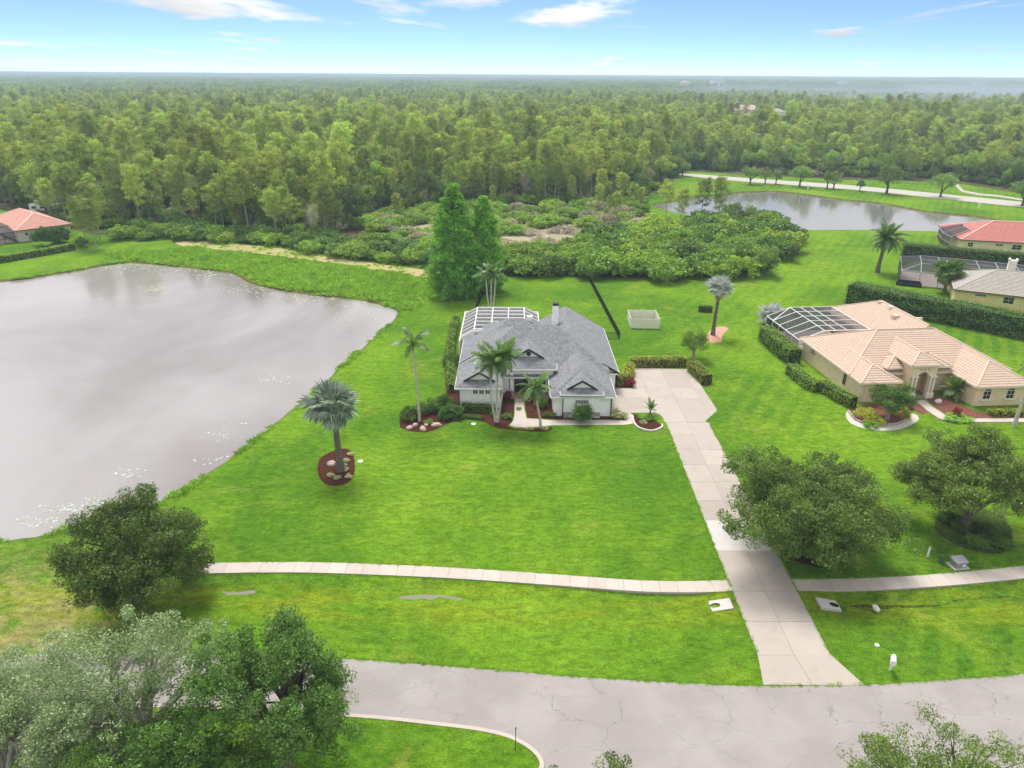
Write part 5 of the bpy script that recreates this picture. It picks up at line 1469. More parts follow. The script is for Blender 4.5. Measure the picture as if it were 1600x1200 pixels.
palm('feather_palm', 'shorter leaning feather palm with fruit beside the garden path', (3.6, 78.4), [(-.2, .1, -.65, .3, 4.6)], FK, 18, 2.6, (65, -55), .15, dry=3, fruit=True, seed=5)
palm('feather_palm', 'clump of pale feather palms behind the pool cage of the white house', (-3.8, 121.5), [(-.55, 0, -.35, 0, 7.2), (0, .2, .05, 0, 7.6), (.5, .1, .3, 0, 7.4)], FK, 10, 2.4, (70, -30), .13, seed=6)
palm('feather_palm', 'tall feather palm at the right edge before the tan house', (62.9, 79.6), [(0, 0, .5, .3, 7.4)], FK, 12, 2.7, (70, -40), .2, seed=7)
palm('date_palm', 'date palm with arching crown on the lawn before the far pond', (81.4, 155.6), [(0, 0, .6, 0, 7.6)], ['stiff0', 'stiff1', 'stiff1', 'stiff2', 'stiff2'], 70, 4.2, (85, -62), .42, 'palm_trunk_dark', False, fruit=True, seed=8, width=1.3)
palm('fan_palm', 'blue-green fan palm in the oval mulch bed by the pond', (-18.8, 67.8), [(0, 0, -.15, 0, 7.6)], ['fanb0', 'fanb0', 'fanb1', 'fanb2', 'fanb2'], 52, 2.5, (88, -66), .36, 'palm_trunk_dark', False, 'fan_leaf', 11, 'fand0', seed=9)
palm('fan_palm', 'silvery fan palm in the pink mulch bed on the right lawn', (33.8, 113.2), [(0, 0, .25, 0, 7.9)], ['fans0', 'fans0', 'fans1', 'fans2'], 38, 2.05, (80, -35), .30, 'palm_trunk_dark', False, 'fan_leaf', 2, 'fand0', seed=10)
palm('fan_palm', 'silvery fan palm at the corner of the clipped hedge by the tan house cage', (45.3, 119.0), [(0, 0, 0, 0, 1.5)], ['fans0', 'fans1', 'fans2'], 26, 2.3, (75, -15), .25, 'palm_trunk_dark', False, 'fan_leaf', seed=11)
palm('fan_palm', 'bushy fan palm with yellowed lower leaves beside the grey-roofed house', (87.4, 139.6), [(0, 0, 0, 0, 4.2)], ['fang0', 'fang1', 'fang2'], 46, 3.0, (80, -55), .3, 'palm_trunk_dark', False, 'fan_leaf', 8, 'fand1', seed=12)
palm('fan_palm', 'low fan palm before the garage windows of the white house', (8.9, 80.2), [(0, 0, 0, 0, .7)], ['fang0', 'fang1', 'fang1'], 34, 1.5, (85, 5), .2, 'palm_trunk_dark', False, 'fan_leaf', seed=13)
palm('dwarf_palm', 'low dark green palm beside the arched entry of the tan house', (60.2, 88.2), [(0, 0, 0, 0, 1.2)], ['stiff0', 'stiff1', 'stiff2'], 30, 2.4, (80, -10), .18, 'palm_trunk_dark', False, seed=14, width=1.5)
palm('dwarf_palm', 'small cycad-like palm in the kerbed bed at the drive corner', (17.7, 81.9), [(0, 0, 0, 0, .9)], ['stiff0', 'stiff1'], 12, 1.5, (80, 15), .12, 'palm_trunk_dark', False, seed=15, width=1.5)

# ---- hedges
def hedge(label, path, w, h, m='hedge_leaf', leaf=.13, dens=70, wob=.10, z=0.0, name='hedge', cat='hedge'):
    rg = np.random.default_rng(int(abs(path[0][0] * 31 + path[0][1] * 17)) + 3)
    P = np.array(path, float)
    e = thing(name, label, cat, (P[0][0], P[0][1], z)); core = B(); C, Hn = [], []
    for (a, b) in zip(P[:-1], P[1:]):
        L = np.linalg.norm(b - a); t = (b - a) / L; n = np.array([-t[1], t[0]])
        def add(cnt, fn):
            u, v = rg.uniform(-.03, 1.03, cnt), rg.uniform(0, 1, cnt); p, nn = fn(u, v); C.append(p); Hn.append(nn)
        base = lambda u: a[None] + (b - a)[None] * u[:, None]
        for sg in (-1, 1):
            add(int(L * h * dens), lambda u, v: (np.c_[base(u) + n * sg * w / 2, v * h], np.tile(np.r_[n * sg, .2], (len(u), 1))))
            tt, qq = (a, -t) if sg < 0 else (b, t)
            add(int(w * h * dens), lambda u, v: (np.c_[tt + n * ((u - .5) * w)[:, None], v * h], np.tile(np.r_[qq, .2], (len(u), 1))))
        add(int(L * w * dens * 1.2), lambda u, v: (np.c_[base(u) + n * ((v - .5) * w)[:, None], np.full(len(u), h)], np.tile([0, 0, 1.], (len(u), 1))))
        q = [a - n * (w / 2 - .16), b - n * (w / 2 - .16), b + n * (w / 2 - .16), a + n * (w / 2 - .16)]
        i = len(core.v); core.v += [(*(p - P[0]), 0) for p in q] + [(*(p - P[0]), h - .16) for p in q]
        core.f += [(i, i + 1, i + 5, i + 4), (i + 1, i + 2, i + 6, i + 5), (i + 2, i + 3, i + 7, i + 6), (i + 3, i, i + 4, i + 7), (i + 4, i + 5, i + 6, i + 7)]
    C = np.concatenate(C); Hn = np.concatenate(Hn); ph = C[:, :2] @ np.array([1.7, 1.1])
    C = C + Hn * (wob * (np.sin(ph * 1.9) * np.sin(C[:, 2] * 3 + ph) + rg.normal(size=len(C)) * .55))[:, None]
    C[:, 2] = np.maximum(C[:, 2], .03); C[:, :2] -= P[0]
    V, Q = leafquads(rg, C, Hn + np.array([0, 0, .35]), leaf, .6, .8)
    patchy = .5 + .5 * np.sin(ph * 1.3 + C[:, 2] * 2)
    me = bigmesh('foliage', V, Q, .55 * rg.uniform(0, 1, len(C)) + .35 * patchy, (m,)); put('foliage', me, e)
    core.build('branches', 'plant_core', e)
    return e
hedge('clipped green hedge under the three small windows of the white house', gp([(722, 641), (772, 643)]), 1.1, 1.0, 'hedge_leaf')
hedge('low curved hedge edging the front bed left of the three palms', gp([(706, 657), (720, 654), (738, 653.5), (754, 656)]), .8, .45, 'hedge_dark', .09, 120)
hedge('mixed shrub hedge along the left wall of the white house', gp([(707, 612), (703, 570), (706, 535), (713, 503)]), 1.2, 1.25, 'hedge_leaf', .16, 60, .2)
hedge('gold-green hedge along the top of the drive court', gp([(986, 572), (1070, 570.5)]), 1.5, 1.35, 'hedge_gold')
hedge('gold-green hedge turning from the garage side to the drive court', gp([(964, 601), (979, 598), (984, 580)]), 1.4, 1.4, 'hedge_gold')
hedge('short gold-green hedge at the right corner of the drive court', gp([(1081, 579), (1104, 600)]), 1.8, 1.5, 'hedge_gold')
hedge('small curved dark hedge on the lawn behind the silvery palm', gp([(1092, 486), (1100, 487.5), (1112, 487.5)]), 1.0, 1.25, 'hedge_dark')
hedge('tall clipped hedge beside the screen enclosure of the tan house', gp([(1194, 531), (1216, 552), (1240, 570)]), 2.3, 2.5, 'hedge_leaf', .15, 60)
hedge('middle length of clipped hedge along the tan house', gp([(1234, 583), (1262, 605), (1278, 612)]), 1.9, 1.5, 'hedge_leaf')
hedge('front length of clipped hedge along the tan house ending at its corner', gp([(1282, 609), (1310, 626), (1332, 637)]), 1.6, 1.6, 'hedge_leaf')
hedge('tall dark hedge running behind the tan house', [(65.6, 133.4), (72, 126.5), (79, 120), (88, 111.5), (98, 103)], 4.2, 3.7, 'hedge_dark', .24, 34, .3)
hedge('dark hedge between the long screen enclosure and the red-roofed house', [(94.2, 170.5), (104, 166.5), (116, 161), (128, 156)], 3.4, 3.3, 'hedge_dark', .26, 26, .3)
hedge('low golden hedge under the windows of the tan house', [(61.6, 82.6), (66.8, 82.9), (70, 83.2)], 1.0, .8, 'hedge_gold')
hedge('long low hedge before the left red-roofed house', [(-107.9, 173.2), (-112, 166.5), (-117.4, 158.9), (-123, 151)], 1.7, 1.5, 'hedge_leaf', .18, 40)

# ---- garden shrubs
for i in range(3):
    species('gbush%d' % i, bush_geo(460 + i, 60, 70, .10), 'bark', 'hedge_dark'); species('gold%d' % i, bush_geo(470 + i, 50, 60, .11), 'bark', 'gold_leaf')
species('redb', bush_geo(480, 30, 40, .22, aspect=.3), 'bark', 'red_leaf'); species('varb', bush_geo(481, 36, 45, .2, aspect=.35), 'bark', 'variegated_leaf')
species('spiky', bush_geo(482, 44, 60, .3, aspect=.16), 'bark', 'dark_shrub_leaf'); species('lime', bush_geo(483, 44, 60, .12), 'bark', 'reed')
def shrub(key, px, py, r, h, label, cat='shrub', name='shrub'):
    X, Y = G(px, py); return plant(name, key, label, cat, (X, Y), (r, r, h), px * .7, None, ('stem', 'foliage'))
for a in (('gbush0', 641, 655, 1.3, 1.7, 'bright-topped shrub at the left end of the bed by the single palm'), ('gbush1', 662, 646, 1.3, 1.5, 'dark shrub behind the single palm'), ('gbush2', 681, 640, 1.5, 1.7, 'dark shrub right of the single palm'), ('gbush0', 697, 637, 1.5, 1.8, 'dark shrub at the left corner of the white house'),
          ('spiky', 704, 651, 1.7, 1.6, 'spiky dark green plant before the left corner of the white house'), ('gbush1', 706, 570, 1.5, 1.9, 'ball-shaped dark bush beside the left wall of the white house'), ('lime', 671, 662, .6, .6, 'small yellow-green bush behind the rocks'),
          ('redb', 794, 623, .7, 1.3, 'red-leaved plant by the porch left of the path'), ('redb', 866, 648, .5, .8, 'small red plant at the garage corner'), ('redb', 984, 603, .8, 1.4, 'red shrub beside the drive court hedge'),
          ('gbush2', 846, 636, 1.0, 1.3, 'green shrub right of the path near the porch'), ('gbush0', 853, 650, .55, .55, 'small clipped ball right of the path'), ('gbush1', 863, 651, .5, .5, 'smaller clipped ball near the garage corner'), ('gbush1', 792, 653, .8, .6, 'low dark bush left of the path behind the three palms'),
          ('gbush2', 772, 650, .6, .7, 'low bush behind the trunks of the three palms'), ('varb', 967, 652, 1.2, .9, 'pale variegated bush at the right end of the front bed'), ('lime', 1012, 654, 1.1, .5, 'lime green plants in the kerbed bed at the drive corner'), ('varb', 1005, 661, .6, .35, 'small variegated plant in the kerbed bed'), ('varb', 828, 671, .5, .3, 'tiny yellow plant in the bed tip left of the leaning palm'), ('varb', 852, 671, .5, .3, 'tiny yellow plant in the bed tip right of the leaning palm'),
          ('lime', 810, 640, .4, .4, 'small lime plant along the left side of the path'),
          ('gold0', 1352, 654, 1.6, 1.5, 'golden shrub at the left of the tan house front bed'), ('gold1', 1368, 661, 1.3, 1.0, 'low golden shrub on the rim of the tan house front bed'), ('gold2', 1404, 650, 1.5, 1.4, 'golden shrub right of the ixora tree'), ('lime', 1360, 667, 1.1, .7, 'low lime shrub at the front rim of the tan house bed'),
          ('lime', 1497, 655, 1.8, .6, 'low green mound right of the tan house path'), ('redb', 1493, 650, .6, 1.4, 'red-leaved plant on the mound right of the tan house path'),
          ('spiky', 1545, 838, 1.6, 1.0, 'low fern-like plants under the open oak'), ('spiky', 1500, 822, 1.4, 1.0, 'dark ferny plants left of the open oak trunk'), ('gbush0', 1480, 812, 1.2, .9, 'low bush on the left rim of the open oak bed'), ('spiky', 1562, 852, 1.2, .8, 'small ferny clump at the front rim of the open oak bed'), ('gbush2', 1525, 850, 1.2, .8, 'low dark clump before the open oak trunk'),
          ('gbush0', 1290, 868, 2.2, 1.6, 'dark shrub under the dense oak by the drive'), ('gbush1', 1255, 858, 1.5, 1.0, 'low shrub at the left under the dense oak'), ('shrub1', 1250, 492, 1.8, 1.0, 'small bush behind the tan house enclosure'),
          ('gbush0', 128, 386, 1.8, 2.4, 'dark bush at the end of the long low hedge'), ('spiky', 70, 380, 2.6, 4.0, 'leafy banana-like plant against the left house wall'), ('spiky', 94, 379, 2.8, 4.2, 'taller leafy plant at the right of the left house wall'), ('lime', 66, 386, 2.0, 1.4, 'low light shrub before the left house wall')):
    shrub(*a)
for px, py in ((516, 744), (527, 748), (545, 746), (537, 729), (541, 721), (548, 711), (540, 735)):
    X, Y = G(px, py); plant('bed_plant', 'varb', 'tuft of pale yellow leaves in the oval mulch bed', 'plant', (X, Y), (.45, .45, .35), px, 'pale tufts in the oval bed', ('stem', 'foliage'))
# round young tree by the drive court, small flowering tree before the tan house
species('yt', oak_geo(31, 5.2, 1.9, 1.9, 1.5, 90, 110, .15, .62, -.5, lumps=.15, limbs=6, twigs=20), 'bark_pale', 'shrub_leaf'); X, Y = G(1083, 561); plant('young_tree', 'yt', 'round-headed young tree behind the drive court', 'tree', (X, Y))
species('ix', oak_geo(32, 4.6, 2.7, 2.3, 1.4, 110, 120, .17, .62, -.35, .4, lumps=.3, limbs=10, twigs=20), 'bark_pale', 'dark_shrub_leaf'); X, Y = G(1386, 655); plant('small_tree', 'ix', 'small dark multi-branched tree in the bed before the tan house', 'tree', (X, Y))
# tan house beds: red mulch, gravel ring, path
sheet('gravel_border', ccw(spline(gp([(1322, 645), (1330, 662), (1365, 672), (1405, 671), (1432, 659), (1434, 650), (1415, 645), (1340, 640)]), 4)), .012, 'white_gravel')
sheet('mulch_bed', ccw(spline(gp([(1326, 642), (1340, 657), (1370, 663), (1400, 662), (1420, 652), (1426, 636), (1400, 628), (1345, 634)]), 4)), .024, 'mulch_red')
sheet('mulch_bed', ccw(gp([(1420, 628), (1432, 628), (1450, 645), (1440, 648), (1425, 640)])), .018, 'mulch_red')
sheet('mulch_bed', ccw(gp([(1448, 622), (1454, 630), (1480, 650), (1500, 656), (1620, 656), (1620, 645), (1530, 645), (1490, 628), (1470, 618)])), .018, 'mulch_red')
tp = sheet('garden_path', ccw(gp([(1427, 626), (1446, 624), (1458, 635), (1478, 648), (1495, 653.5), (1640, 653), (1640, 660), (1490, 660.5), (1466, 655), (1447, 642), (1437, 632)])), .026, 'joint_dirt', skirt=.1)
tq = ccw(gp([(1428, 627), (1445, 625), (1457, 636), (1477, 649), (1494, 654.5), (1640, 654), (1640, 659.3), (1491, 659.6), (1467, 654), (1448, 641), (1438, 632)]))
for i in range(6):
    p = tq
    for hh in ((1, 0, -[50, 56.6, 58.4, 61.0, 63.6, 66.4][i]), (-1, 0, [56.6, 58.4, 61.0, 63.6, 66.4, 72][i])): p = clip2(p, *hh)
    if len(p) >= 3: slab(tp, p, .04, 'concrete_walk', .006, .1)
tk = thing('bed_kerb', 'curved stone kerb round the bed before the tan house', 'kerb', (*G(1326, 643), 0)); o0 = G(1326, 643)
pk = spline(gp([(1325, 643), (1339, 658), (1370, 664.5), (1400, 663.5), (1421, 654)]), 5, False)
for a, b in zip(pk[:-1], pk[1:]): B().beam((a[0] - o0[0], a[1] - o0[1], .12), (b[0] - o0[0], b[1] - o0[1], .12), .2, .25).build('kerb_stone', 'fieldstone', tk)
tk = thing('bed_kerb', 'curved pale kerb round the small bed at the drive corner', 'kerb', (*G(989, 658), 0)); o0 = G(989, 658)
pk = spline(gp([(988, 650), (991, 662), (1000, 670), (1018, 674), (1033, 669), (1034.5, 664)]), 4, False)
for a, b in zip(pk[:-1], pk[1:]): B().beam((a[0] - o0[0], a[1] - o0[1], .08), (b[0] - o0[0], b[1] - o0[1], .08), .22, .2).build('kerb_stone', 'edging_stone', tk)

# ---- rocks
def rock(label, px, py, sx, sy, sz, m, seed):
    rg = np.random.default_rng(seed); bm = bmesh.new(); bmesh.ops.create_icosphere(bm, subdivisions=2, radius=1)
    for v in bm.verts:
        k = 1 + .22 * math.sin(v.co.x * 4 + seed) * math.sin(v.co.y * 5 + seed * 2) + rg.uniform(-.08, .08)
        v.co = Vector((v.co.x * sx * k, v.co.y * sy * k, max(v.co.z, -.35) * sz * k))
    me = bpy.data.meshes.new('rock'); bm.to_mesh(me); bm.free(); me.materials.append(MATS[m])
    X, Y = G(px, py); return tag(put('rock', me, None, (X, Y, sz * .18), (0, 0, seed), (.85, .85, .75)), label, 'rock')
for a in (('pink-white rock at the left end of the bed below the single palm', 640, 669, .55, .4, .4, 'pink_stone', 1), ('largest pink-white rock in front of the single palm', 661, 671, .75, .45, .4, 'pink_stone', 2), ('pale rock right of the largest one below the single palm', 682, 665, .8, .45, .4, 'pink_stone', 3), ('reddish rock just left behind the largest one', 649, 665, .45, .35, .35, 'pink_stone', 4), ('small reddish rock right of the palm foot', 666, 664, .45, .3, .3, 'pink_stone', 5),
          ('pale boulder beside the trunk in the oval bed', 517, 726, .65, .5, .5, 'pink_stone', 6), ('pale boulder in the red mulch right of the tan house path', 1466, 628, .8, .5, .45, 'pale_stone', 7), ('broken pale stone lying in the wet ditch', 1369, 951, .5, .3, .25, 'pale_stone', 8)): rock(*a)

# ---- black fence round the back lawn: posts and rails as pieces, the pickets too fine to pick apart
def fence(label, path, h=1.25):
    e = thing('fence', label, 'fence', (*path[0], 0)); o = np.array([*path[0], 0]); pk = B()
    for a, b in zip(path[:-1], path[1:]):
        a, b = np.array([*a, 0]) - o, np.array([*b, 0]) - o; L = np.linalg.norm(b - a); n = max(1, round(L / 2.2))
        for i in range(n + 1):
            p = a + (b - a) * i / n; B().box(p[0] - .035, p[0] + .035, p[1] - .035, p[1] + .035, 0, h + .06).build('post', 'black_metal', e)
        for z in (.12, h - .22, h): B().beam(tuple(a + [0, 0, z]), tuple(b + [0, 0, z]), .03, .05).build('rail', 'black_metal', e)
        for i in range(int(L / .11)):
            p = a + (b - a) * (i + .5) / int(L / .11); pk.beam(tuple(p + [0, 0, .03]), tuple(p + [0, 0, h + .04]), .028, .028)
    pk.build('pickets', 'black_metal', e)['kind'] = 'stuff'
fence('black picket fence down the right side of the back lawn', [(16.1, 150.4), (17.75, 110.9)])
fence('black picket fence along the far end of the back lawn', [(-4.6, 150.2), (16.0, 150.5)], 1.2)
fence('black picket fence down the left side of the back lawn beside the cypresses', [(-4.7, 150.0), (-7.4, 117.0)])
fence('short black fence return between the side fence and the white house', [(17.6, 110.75), (14.9, 110.7)])

# ---- white vinyl enclosure on the right lawn
e = thing('vinyl_enclosure', 'roofless cream vinyl fence box on the lawn behind the drive', 'enclosure', (20.4, 116.3, 0), R(-2))
def panel(x0, x1, y0, y1):
    L = max(abs(x1 - x0), abs(y1 - y0)); n = max(2, round(L / .9))
    for i in range(n):
        t0, t1 = i / n, (i + 1) / n
        B().box(min(x0 + (x1 - x0) * t0, x0 + (x1 - x0) * t1) - (.03 if x0 == x1 else -.01), max(x0 + (x1 - x0) * t0, x0 + (x1 - x0) * t1) + (.03 if x0 == x1 else -.01), min(y0 + (y1 - y0) * t0, y0 + (y1 - y0) * t1) - (.03 if y0 == y1 else -.01), max(y0 + (y1 - y0) * t0, y0 + (y1 - y0) * t1) + (.03 if y0 == y1 else -.01), .05, 1.75).build('panel', 'vinyl', e)
panel(0, 4.9, 0, 0); panel(0, 0, 0, 5.0); panel(4.9, 4.9, 0, 5.0); panel(0, 4.9, 5.0, 5.0)
for x, y in ((0, 0), (4.9, 0), (0, 5), (4.9, 5), (2.45, 0), (2.45, 5)): B().box(x - .07, x + .07, y - .07, y + .07, 0, 1.85).build('post', 'vinyl', e)
eq = thing('pump_box', 'dark equipment box standing inside the cream vinyl enclosure', 'equipment', (22.4, 119.4, 0)); B().box(-.3, .3, -.25, .25, 0, .6).build('housing', 'utility_grey', eq); B().tube([(0, 0, .6), (.3, .3, 1.3), (.9, .6, 1.7)], .04, 6).build('pipe', 'grey_metal', eq)

# ---- things by the street
m0 = thing('mailbox', 'white mailbox on a white post by the road', 'mailbox', (27.95, 39.6, 0), R(-25))
B().box(-.07, .07, -.07, .07, 0, 1.25).beam((0, .35, .75), (0, -.5, .98), .08, .08).build('post', 'plastic_white', m0)
bx = B().box(-.17, .17, -.62, .12, 1.05, 1.25); bx.tube([(0, -.62, 1.25), (0, .12, 1.25)], .17, 14); bb = bx.build('box', 'plastic_white', m0)
B().box(-.15, .15, -.635, -.625, 1.07, 1.38).build('door', 'white_trim', m0); B().box(.175, .19, -.1, -.05, 1.15, 1.5).build('flag', 'grey_metal', m0)
B().box(-.16, .16, -.45, .1, .78, .98).build('paper_holder', 'plastic_white', m0)
t_ = thing('utility_box', 'grey-green utility cabinet on a concrete pad by the pavement', 'utility box', (*G(1496, 885), 0), R(8))
B().box(-.75, .75, -.55, .55, 0, .12).build('pad', 'concrete_new', t_); B().box(-.55, .55, -.4, .4, .12, .72).build('cabinet', 'utility_grey', t_)
mesh('lid', [(-.6, -.46, .72), (.6, -.46, .72), (.6, .46, .86), (-.6, .46, .86), (-.6, -.46, .66), (.6, -.46, .66), (.6, .46, .66), (-.6, .46, .66)], [(0, 1, 2, 3), (0, 4, 5, 1), (1, 5, 6, 2), (2, 6, 7, 3), (3, 7, 4, 0)], 'grey_metal', t_)
B().box(.1, .4, -.415, -.4, .25, .45).build('label_plate', 'plastic_white', t_)
t_ = thing('pedestal', 'small dark green utility pedestal left of the utility cabinet', 'utility pedestal', (*G(1470, 880), 0)); B().box(-.13, .13, -.13, .13, 0, .75).build('case', 'utility_green', t_); B().box(-.16, .16, -.16, .16, .75, .85).build('lid', 'utility_green', t_)
t_ = thing('pedestal', 'slim white utility marker post left of the green pedestal', 'marker post', (*G(1449, 870), 0)); B().box(-.08, .08, -.05, .05, 0, 1.05).build('case', 'plastic_white', t_); B().box(-.09, .09, -.06, .06, 1.05, 1.12).build('lid', 'grey_metal', t_)
t_ = thing('valve_cover', 'small white valve cover in the grass left of the mailbox', 'valve cover', (*G(1370, 1009), 0)); B().tube([(0, 0, 0), (0, 0, .1)], .17, 12).build('collar', 'plastic_white', t_); B().tube([(0, 0, .1), (0, 0, .12)], .13, 12).build('lid', 'white_trim', t_)
for px, py, lab in ((740, 662.5, 'white sprinkler cover in the lawn before the three palms'), (563, 721, 'white sprinkler cover in the lawn right of the oval bed')):
    t_ = thing('sprinkler_cover', lab, 'sprinkler', (*G(px, py), 0)); B().tube([(0, 0, 0), (0, 0, .06)], .30, 14).build('disc', 'plastic_white', t_); B().tube([(0, 0, .06), (0, 0, .16)], .06, 10).build('head', 'grey_metal', t_)
t_ = thing('marker_stake', 'thin dark stake in the tip of the kerbed median', 'stake', (*G(805, 1175), .13)); B().tube([(0, 0, 0), (.02, 0, 2.1)], .028, 6).build('rod', 'black_metal', t_); B().box(-.05, .07, -.02, .02, 1.9, 2.1).build('reflector', 'grey_metal', t_)
# mitred culvert ends either side of the drive
def culvert(label, px, py, sgn):
    x, y = G(px, py, -.25); e = thing('culvert_end', label, 'culvert', (x, y, 0)); n = 10
    sl = lambda a: .10 - .34 * (a + .85) / 1.7           # the slab falls towards the ditch
    out = [(-.85, -.62), (.85, -.62), (.85, .62), (-.85, .62)]
    hole = [(.48 + .42 * math.cos(t), .27 * math.sin(t)) for t in np.linspace(0, 2 * math.pi, 15)[:-1]]
    vs = [Vector(p) for p in out + hole]; es = [(i, (i + 1) % 4) for i in range(4)] + [(4 + i, 4 + (i + 1) % 14) for i in range(14)]
    r = delaunay_2d_cdt(vs, es, [], 0, 1e-5)
    V = [(sgn * v.x, v.y, sl(v.x) + .05) for v in r[0]]
    F = [tuple(f) for f in r[2] if not inpoly(sum(r[0][i].x for i in f) / 3, sum(r[0][i].y for i in f) / 3, hole)]
    k = len(V); V += [(sgn * a, b, sl(a) + .05) for a, b in out] + [(sgn * a, b, sl(a) - .3) for a, b in out]
    F += [(k + i, k + (i + 1) % 4, k + 4 + (i + 1) % 4, k + 4 + i) for i in range(4)]
    mesh('slab', V, F, 'concrete_new', e)
    V = [(sgn * a, b, sl(a) + .05) for a, b in hole] + [(sgn * (a - .5), b, -.75) for a, b in hole]
    mesh('pipe', V, [(i, (i + 1) % 14, 14 + (i + 1) % 14, 14 + i) for i in range(14)] + [tuple(range(14, 28))], 'dark_void', e)
culvert('sloped concrete culvert end in the grass left of the drive', 1126, 948, -1)
culvert('sloped concrete culvert end in the grass right of the drive', 1294, 947, 1)
# white marker posts and a trailer far off
for px, py, h, lab in ((1262, 297, 1.4, 'white marker post on the bank of the far pond'), (1529, 325, 1.5, 'white marker post on the far bank at the right')):
    t_ = thing('marker_post', lab, 'marker post', (*G(px, py), 0)); B().box(-.18, .18, -.12, .12, 0, h).build('post', 'plastic_white', t_); B().box(-.3, .3, -.16, .16, h, h + .35).build('head', 'plastic_white', t_)
t_ = thing('camper_trailer', 'white camper trailer parked under the trees behind the left house', 'trailer', (*G(74, 333), 0), R(8))
bd = B().box(-4.2, 4.2, -1.2, 1.2, .6, 2.9).build('body', 'plastic_white', t_); B().box(-4.25, 4.25, -1.22, 1.22, .45, .95).build('skirt', 'black_trim', t_)
for x in (-3, -.6, 2.2):
    wn = B().box(x - .55, x + .55, -1.23, -1.2, 1.6, 2.3).build('window', 'window_glass', t_)
for x in (-.5, .5): B().tube([(x, -1.26, .35), (x, -1.0, .35)], .35, 12).build('wheel', 'black_metal', t_)

# ---- reeds of the marsh, turf along hard edges, lily pads
def blades(seed, n, h, r, w, lean=.35):
    rg = np.random.default_rng(seed); a = rg.uniform(0, 6.283, n); q = r * np.sqrt(rg.uniform(0, 1, n)); o = np.stack([np.cos(a) * q, np.sin(a) * q, np.zeros(n)], 1)
    D = unit(np.c_[rg.normal(size=(n, 2)) * lean, np.ones(n)]); S = unit(np.cross(D, rdir(rg, n))); l = (h * rg.uniform(.6, 1.15, n))[:, None]
    V = np.stack([o - S * w, o + S * w, o + D * l * .6 + S * w * .8, o + D * l + np.c_[D[:, :2] * l * .3, -.1 * l]], 1).reshape(-1, 3)
    return V, np.arange(n * 4).reshape(-1, 4), rg.uniform(0, 1, n)
reedm = [bigmesh('reeds%d' % i, *blades(600 + i, 60, .75 + .12 * i, .62, .05), ('reed',)) for i in range(4)]
mp_ = ccw(gp(marsh_px)); P = []
for X, Y, u, v in fill(mp_, .95, 21): P.append((X, Y, .0, (.55 + .75 * u) * (1.0 + .35 * math.sin(X * .31 + 1) * math.sin(Y * .37)), v))
for X, Y, u, v in fill(ccw(gp([(285, 374), (420, 383), (520, 399), (640, 417), (694, 422), (694, 436), (640, 434), (540, 417), (470, 408), (380, 397), (290, 389)])), 1.5, 22):
    if u < .45: P.append((X, Y, .02, .35 + .5 * v, u))
# rough fringe along the pond's near bank
edge = np.array(pond_out); er = random.Random(6)
for a, b in zip(edge, np.roll(edge, -1, 0)):
    L = np.linalg.norm(b - a)
    for k in range(int(L / .22)):
        p = a + (b - a) * er.random(); q = p + np.array([er.gauss(0, .28), er.gauss(0, .28)])
        if er.random() < .45 + .5 * math.sin(p[0] * .6 + p[1] * .35): P.append((q[0], q[1], -.08, er.uniform(.3, .8), er.random()))
P = np.array(P)
scatter('marsh_reeds', reedm, P[:, :3], rots(len(P)), np.repeat(P[:, 3:4], 3, 1) * np.array([1, 1, .8]), (P[:, 4] * 4).astype(int) % 4, 'bright green reeds and rough grass fringing the pond')
turf = [bigmesh('turf%d' % i, *blades(620 + i, 46, .075, .16, .014, .9), ('turf_blade',)) for i in range(3)]
TP = []
def along(line, off_, dens, closed=False):
    L_ = np.array(line, float); Z = zip(L_, np.roll(L_, -1, 0)) if closed else zip(L_[:-1], L_[1:])
    for a, b in Z:
        d = b - a; l = np.linalg.norm(d)
        if l < 1e-6: continue
        n = np.array([-d[1], d[0]]) / l
        for k in range(max(1, int(l * dens))):
            p = a + d * er.random() + n * (off_ + er.gauss(0, .045)); TP.append((p[0], p[1], 0, er.uniform(.7, 1.4)))
c_ = spline([(-28.2, 50.75), (-22, 51.0), (-15.8, 50.98), (-5.5, 50.42), (2.9, 49.65), (10.8, 48.85), (15, 48.75), (18.78, 48.95)], 6, False); along(c_, .76, 7); along(c_, -.76, 7)
c_ = spline([(24.36, 49.05), (29, 49.15), (35, 49.6), (41, 50.35), (47, 51.3), (56, 53)], 6, False); along(c_, .80, 7); along(c_, -.80, 7)
along([(x, y) for x, y in road_far], .04, 7)
for f, sg in ((XL, 1), (XR, -1)):
    along([(f(y), y) for y in np.arange(41, 81, 1.0)], sg * .03, 7)
along(med_n, -.33, 6)
TP = np.array(TP); TP[:, 2] = [swale(a, b) if 38 < b < 56 else 0 for a, b in TP[:, :2]]
scatter('turf_edge', turf, TP[:, :3], rots(len(TP)), np.repeat(TP[:, 3:4], 3, 1), np.arange(len(TP)) % 3, 'ragged turf creeping over the edges of road, drive and pavement')
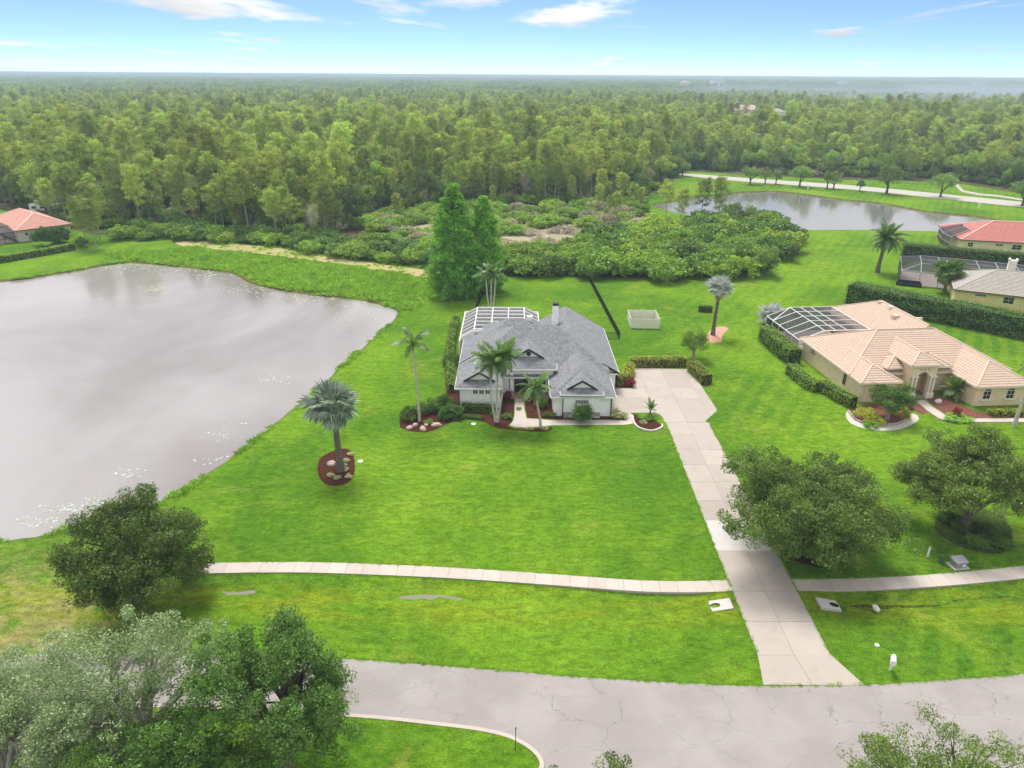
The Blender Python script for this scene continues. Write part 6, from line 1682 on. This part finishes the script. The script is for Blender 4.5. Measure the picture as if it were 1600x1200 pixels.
# lily pads
lp = []; lr = random.Random(12)
def pads(px, py, sx, sy, n, r):
    for _ in range(n):
        a, b = px + lr.gauss(0, sx), py + lr.gauss(0, sy); X, Y = G(a, b, -.35)
        if inpoly(X, Y, offset(pond_out, -.8)): lp.append((X, Y, r * lr.uniform(.45, .95)))
for a in ((60, 812, 18, 6, 46, .20), (110, 795, 26, 4, 56, .20), (160, 784, 22, 5, 40, .20), (200, 740, 14, 4, 24, .22), (230, 757, 8, 3, 14, .2), (350, 718, 22, 3, 26, .2), (345, 680, 16, 4, 20, .22), (370, 663, 10, 2, 10, .2), (425, 590, 14, 6, 44, .22), (530, 540, 8, 4, 12, .2), (560, 505, 24, 10, 26, .22), (545, 485, 30, 6, 60, .25), (480, 465, 40, 4, 120, .3), (400, 452, 30, 5, 110, .3), (330, 428, 40, 5, 130, .3), (250, 418, 40, 4, 130, .32), (170, 418, 30, 4, 80, .3), (244, 451, 9, 3, 90, .3)): pads(*a)
V, F, k = [], [], 0
lpv = []
for X, Y, r in lp:
    th = lr.uniform(0, 6.28)
    for j in range(4):
        t = th + j * math.pi / 2; V.append((X + r * math.cos(t) * lr.uniform(.8, 1.1), Y + r * math.sin(t) * lr.uniform(.8, 1.1), -.34 + lr.uniform(0, .012)))
    F.append((k, k + 1, k + 2, k + 3)); k += 4; lpv.append(lr.random() ** 1.5)
me = bigmesh('lily_pads', np.array(V), np.array(F), np.array(lpv), ('lily_pad_leaf',))
tag(put('lily_pads', me), 'scattered pale lily pads floating on the pond', None, None, 'stuff')

# ---- the air
hm, ht = newmat('haze_air')
ht.out(None, ht.n('ShaderNodeVolumePrincipled', {'Color': (.62, .78, .90, 1), 'Density': HAZE, 'Anisotropy': .0}).outputs[0])
hz = B().box(-41000, 41000, -700, 41000, -3, 41.5).build('haze', 'haze_air')
tag(hz, 'thin blue haze lying over the whole landscape', None, None, 'stuff')

# smoke drifting over the far woods on the right
sm, st_ = newmat('smoke_drift')
p_ = st_.pos(1 / 260, 1 / 330, 1 / 45)
nz = st_.ramp(st_.noise(1.0, 5, .62, p_, .8), .44, .64)
tc = st_.n('ShaderNodeTexCoord').outputs['Object']
fl = st_.ramp(st_.n('ShaderNodeVectorMath', {0: tc}, operation='LENGTH').outputs['Value'], 1.0, .25)
st_.out(None, st_.n('ShaderNodeVolumePrincipled', {'Color': (.70, .82, .94, 1), 'Density': st_.m('MULTIPLY', st_.m('MULTIPLY', nz, fl), 1.2e-2)}).outputs[0])
smo = B().box(-1, 1, -1, 1, -.02, 1).build('smoke', 'smoke_drift')
smo.location = (640, 1130, 0); smo.scale = (640, 520, 41)
tag(smo, 'pale smoke drifting over the far woods on the right', None, None, 'stuff')
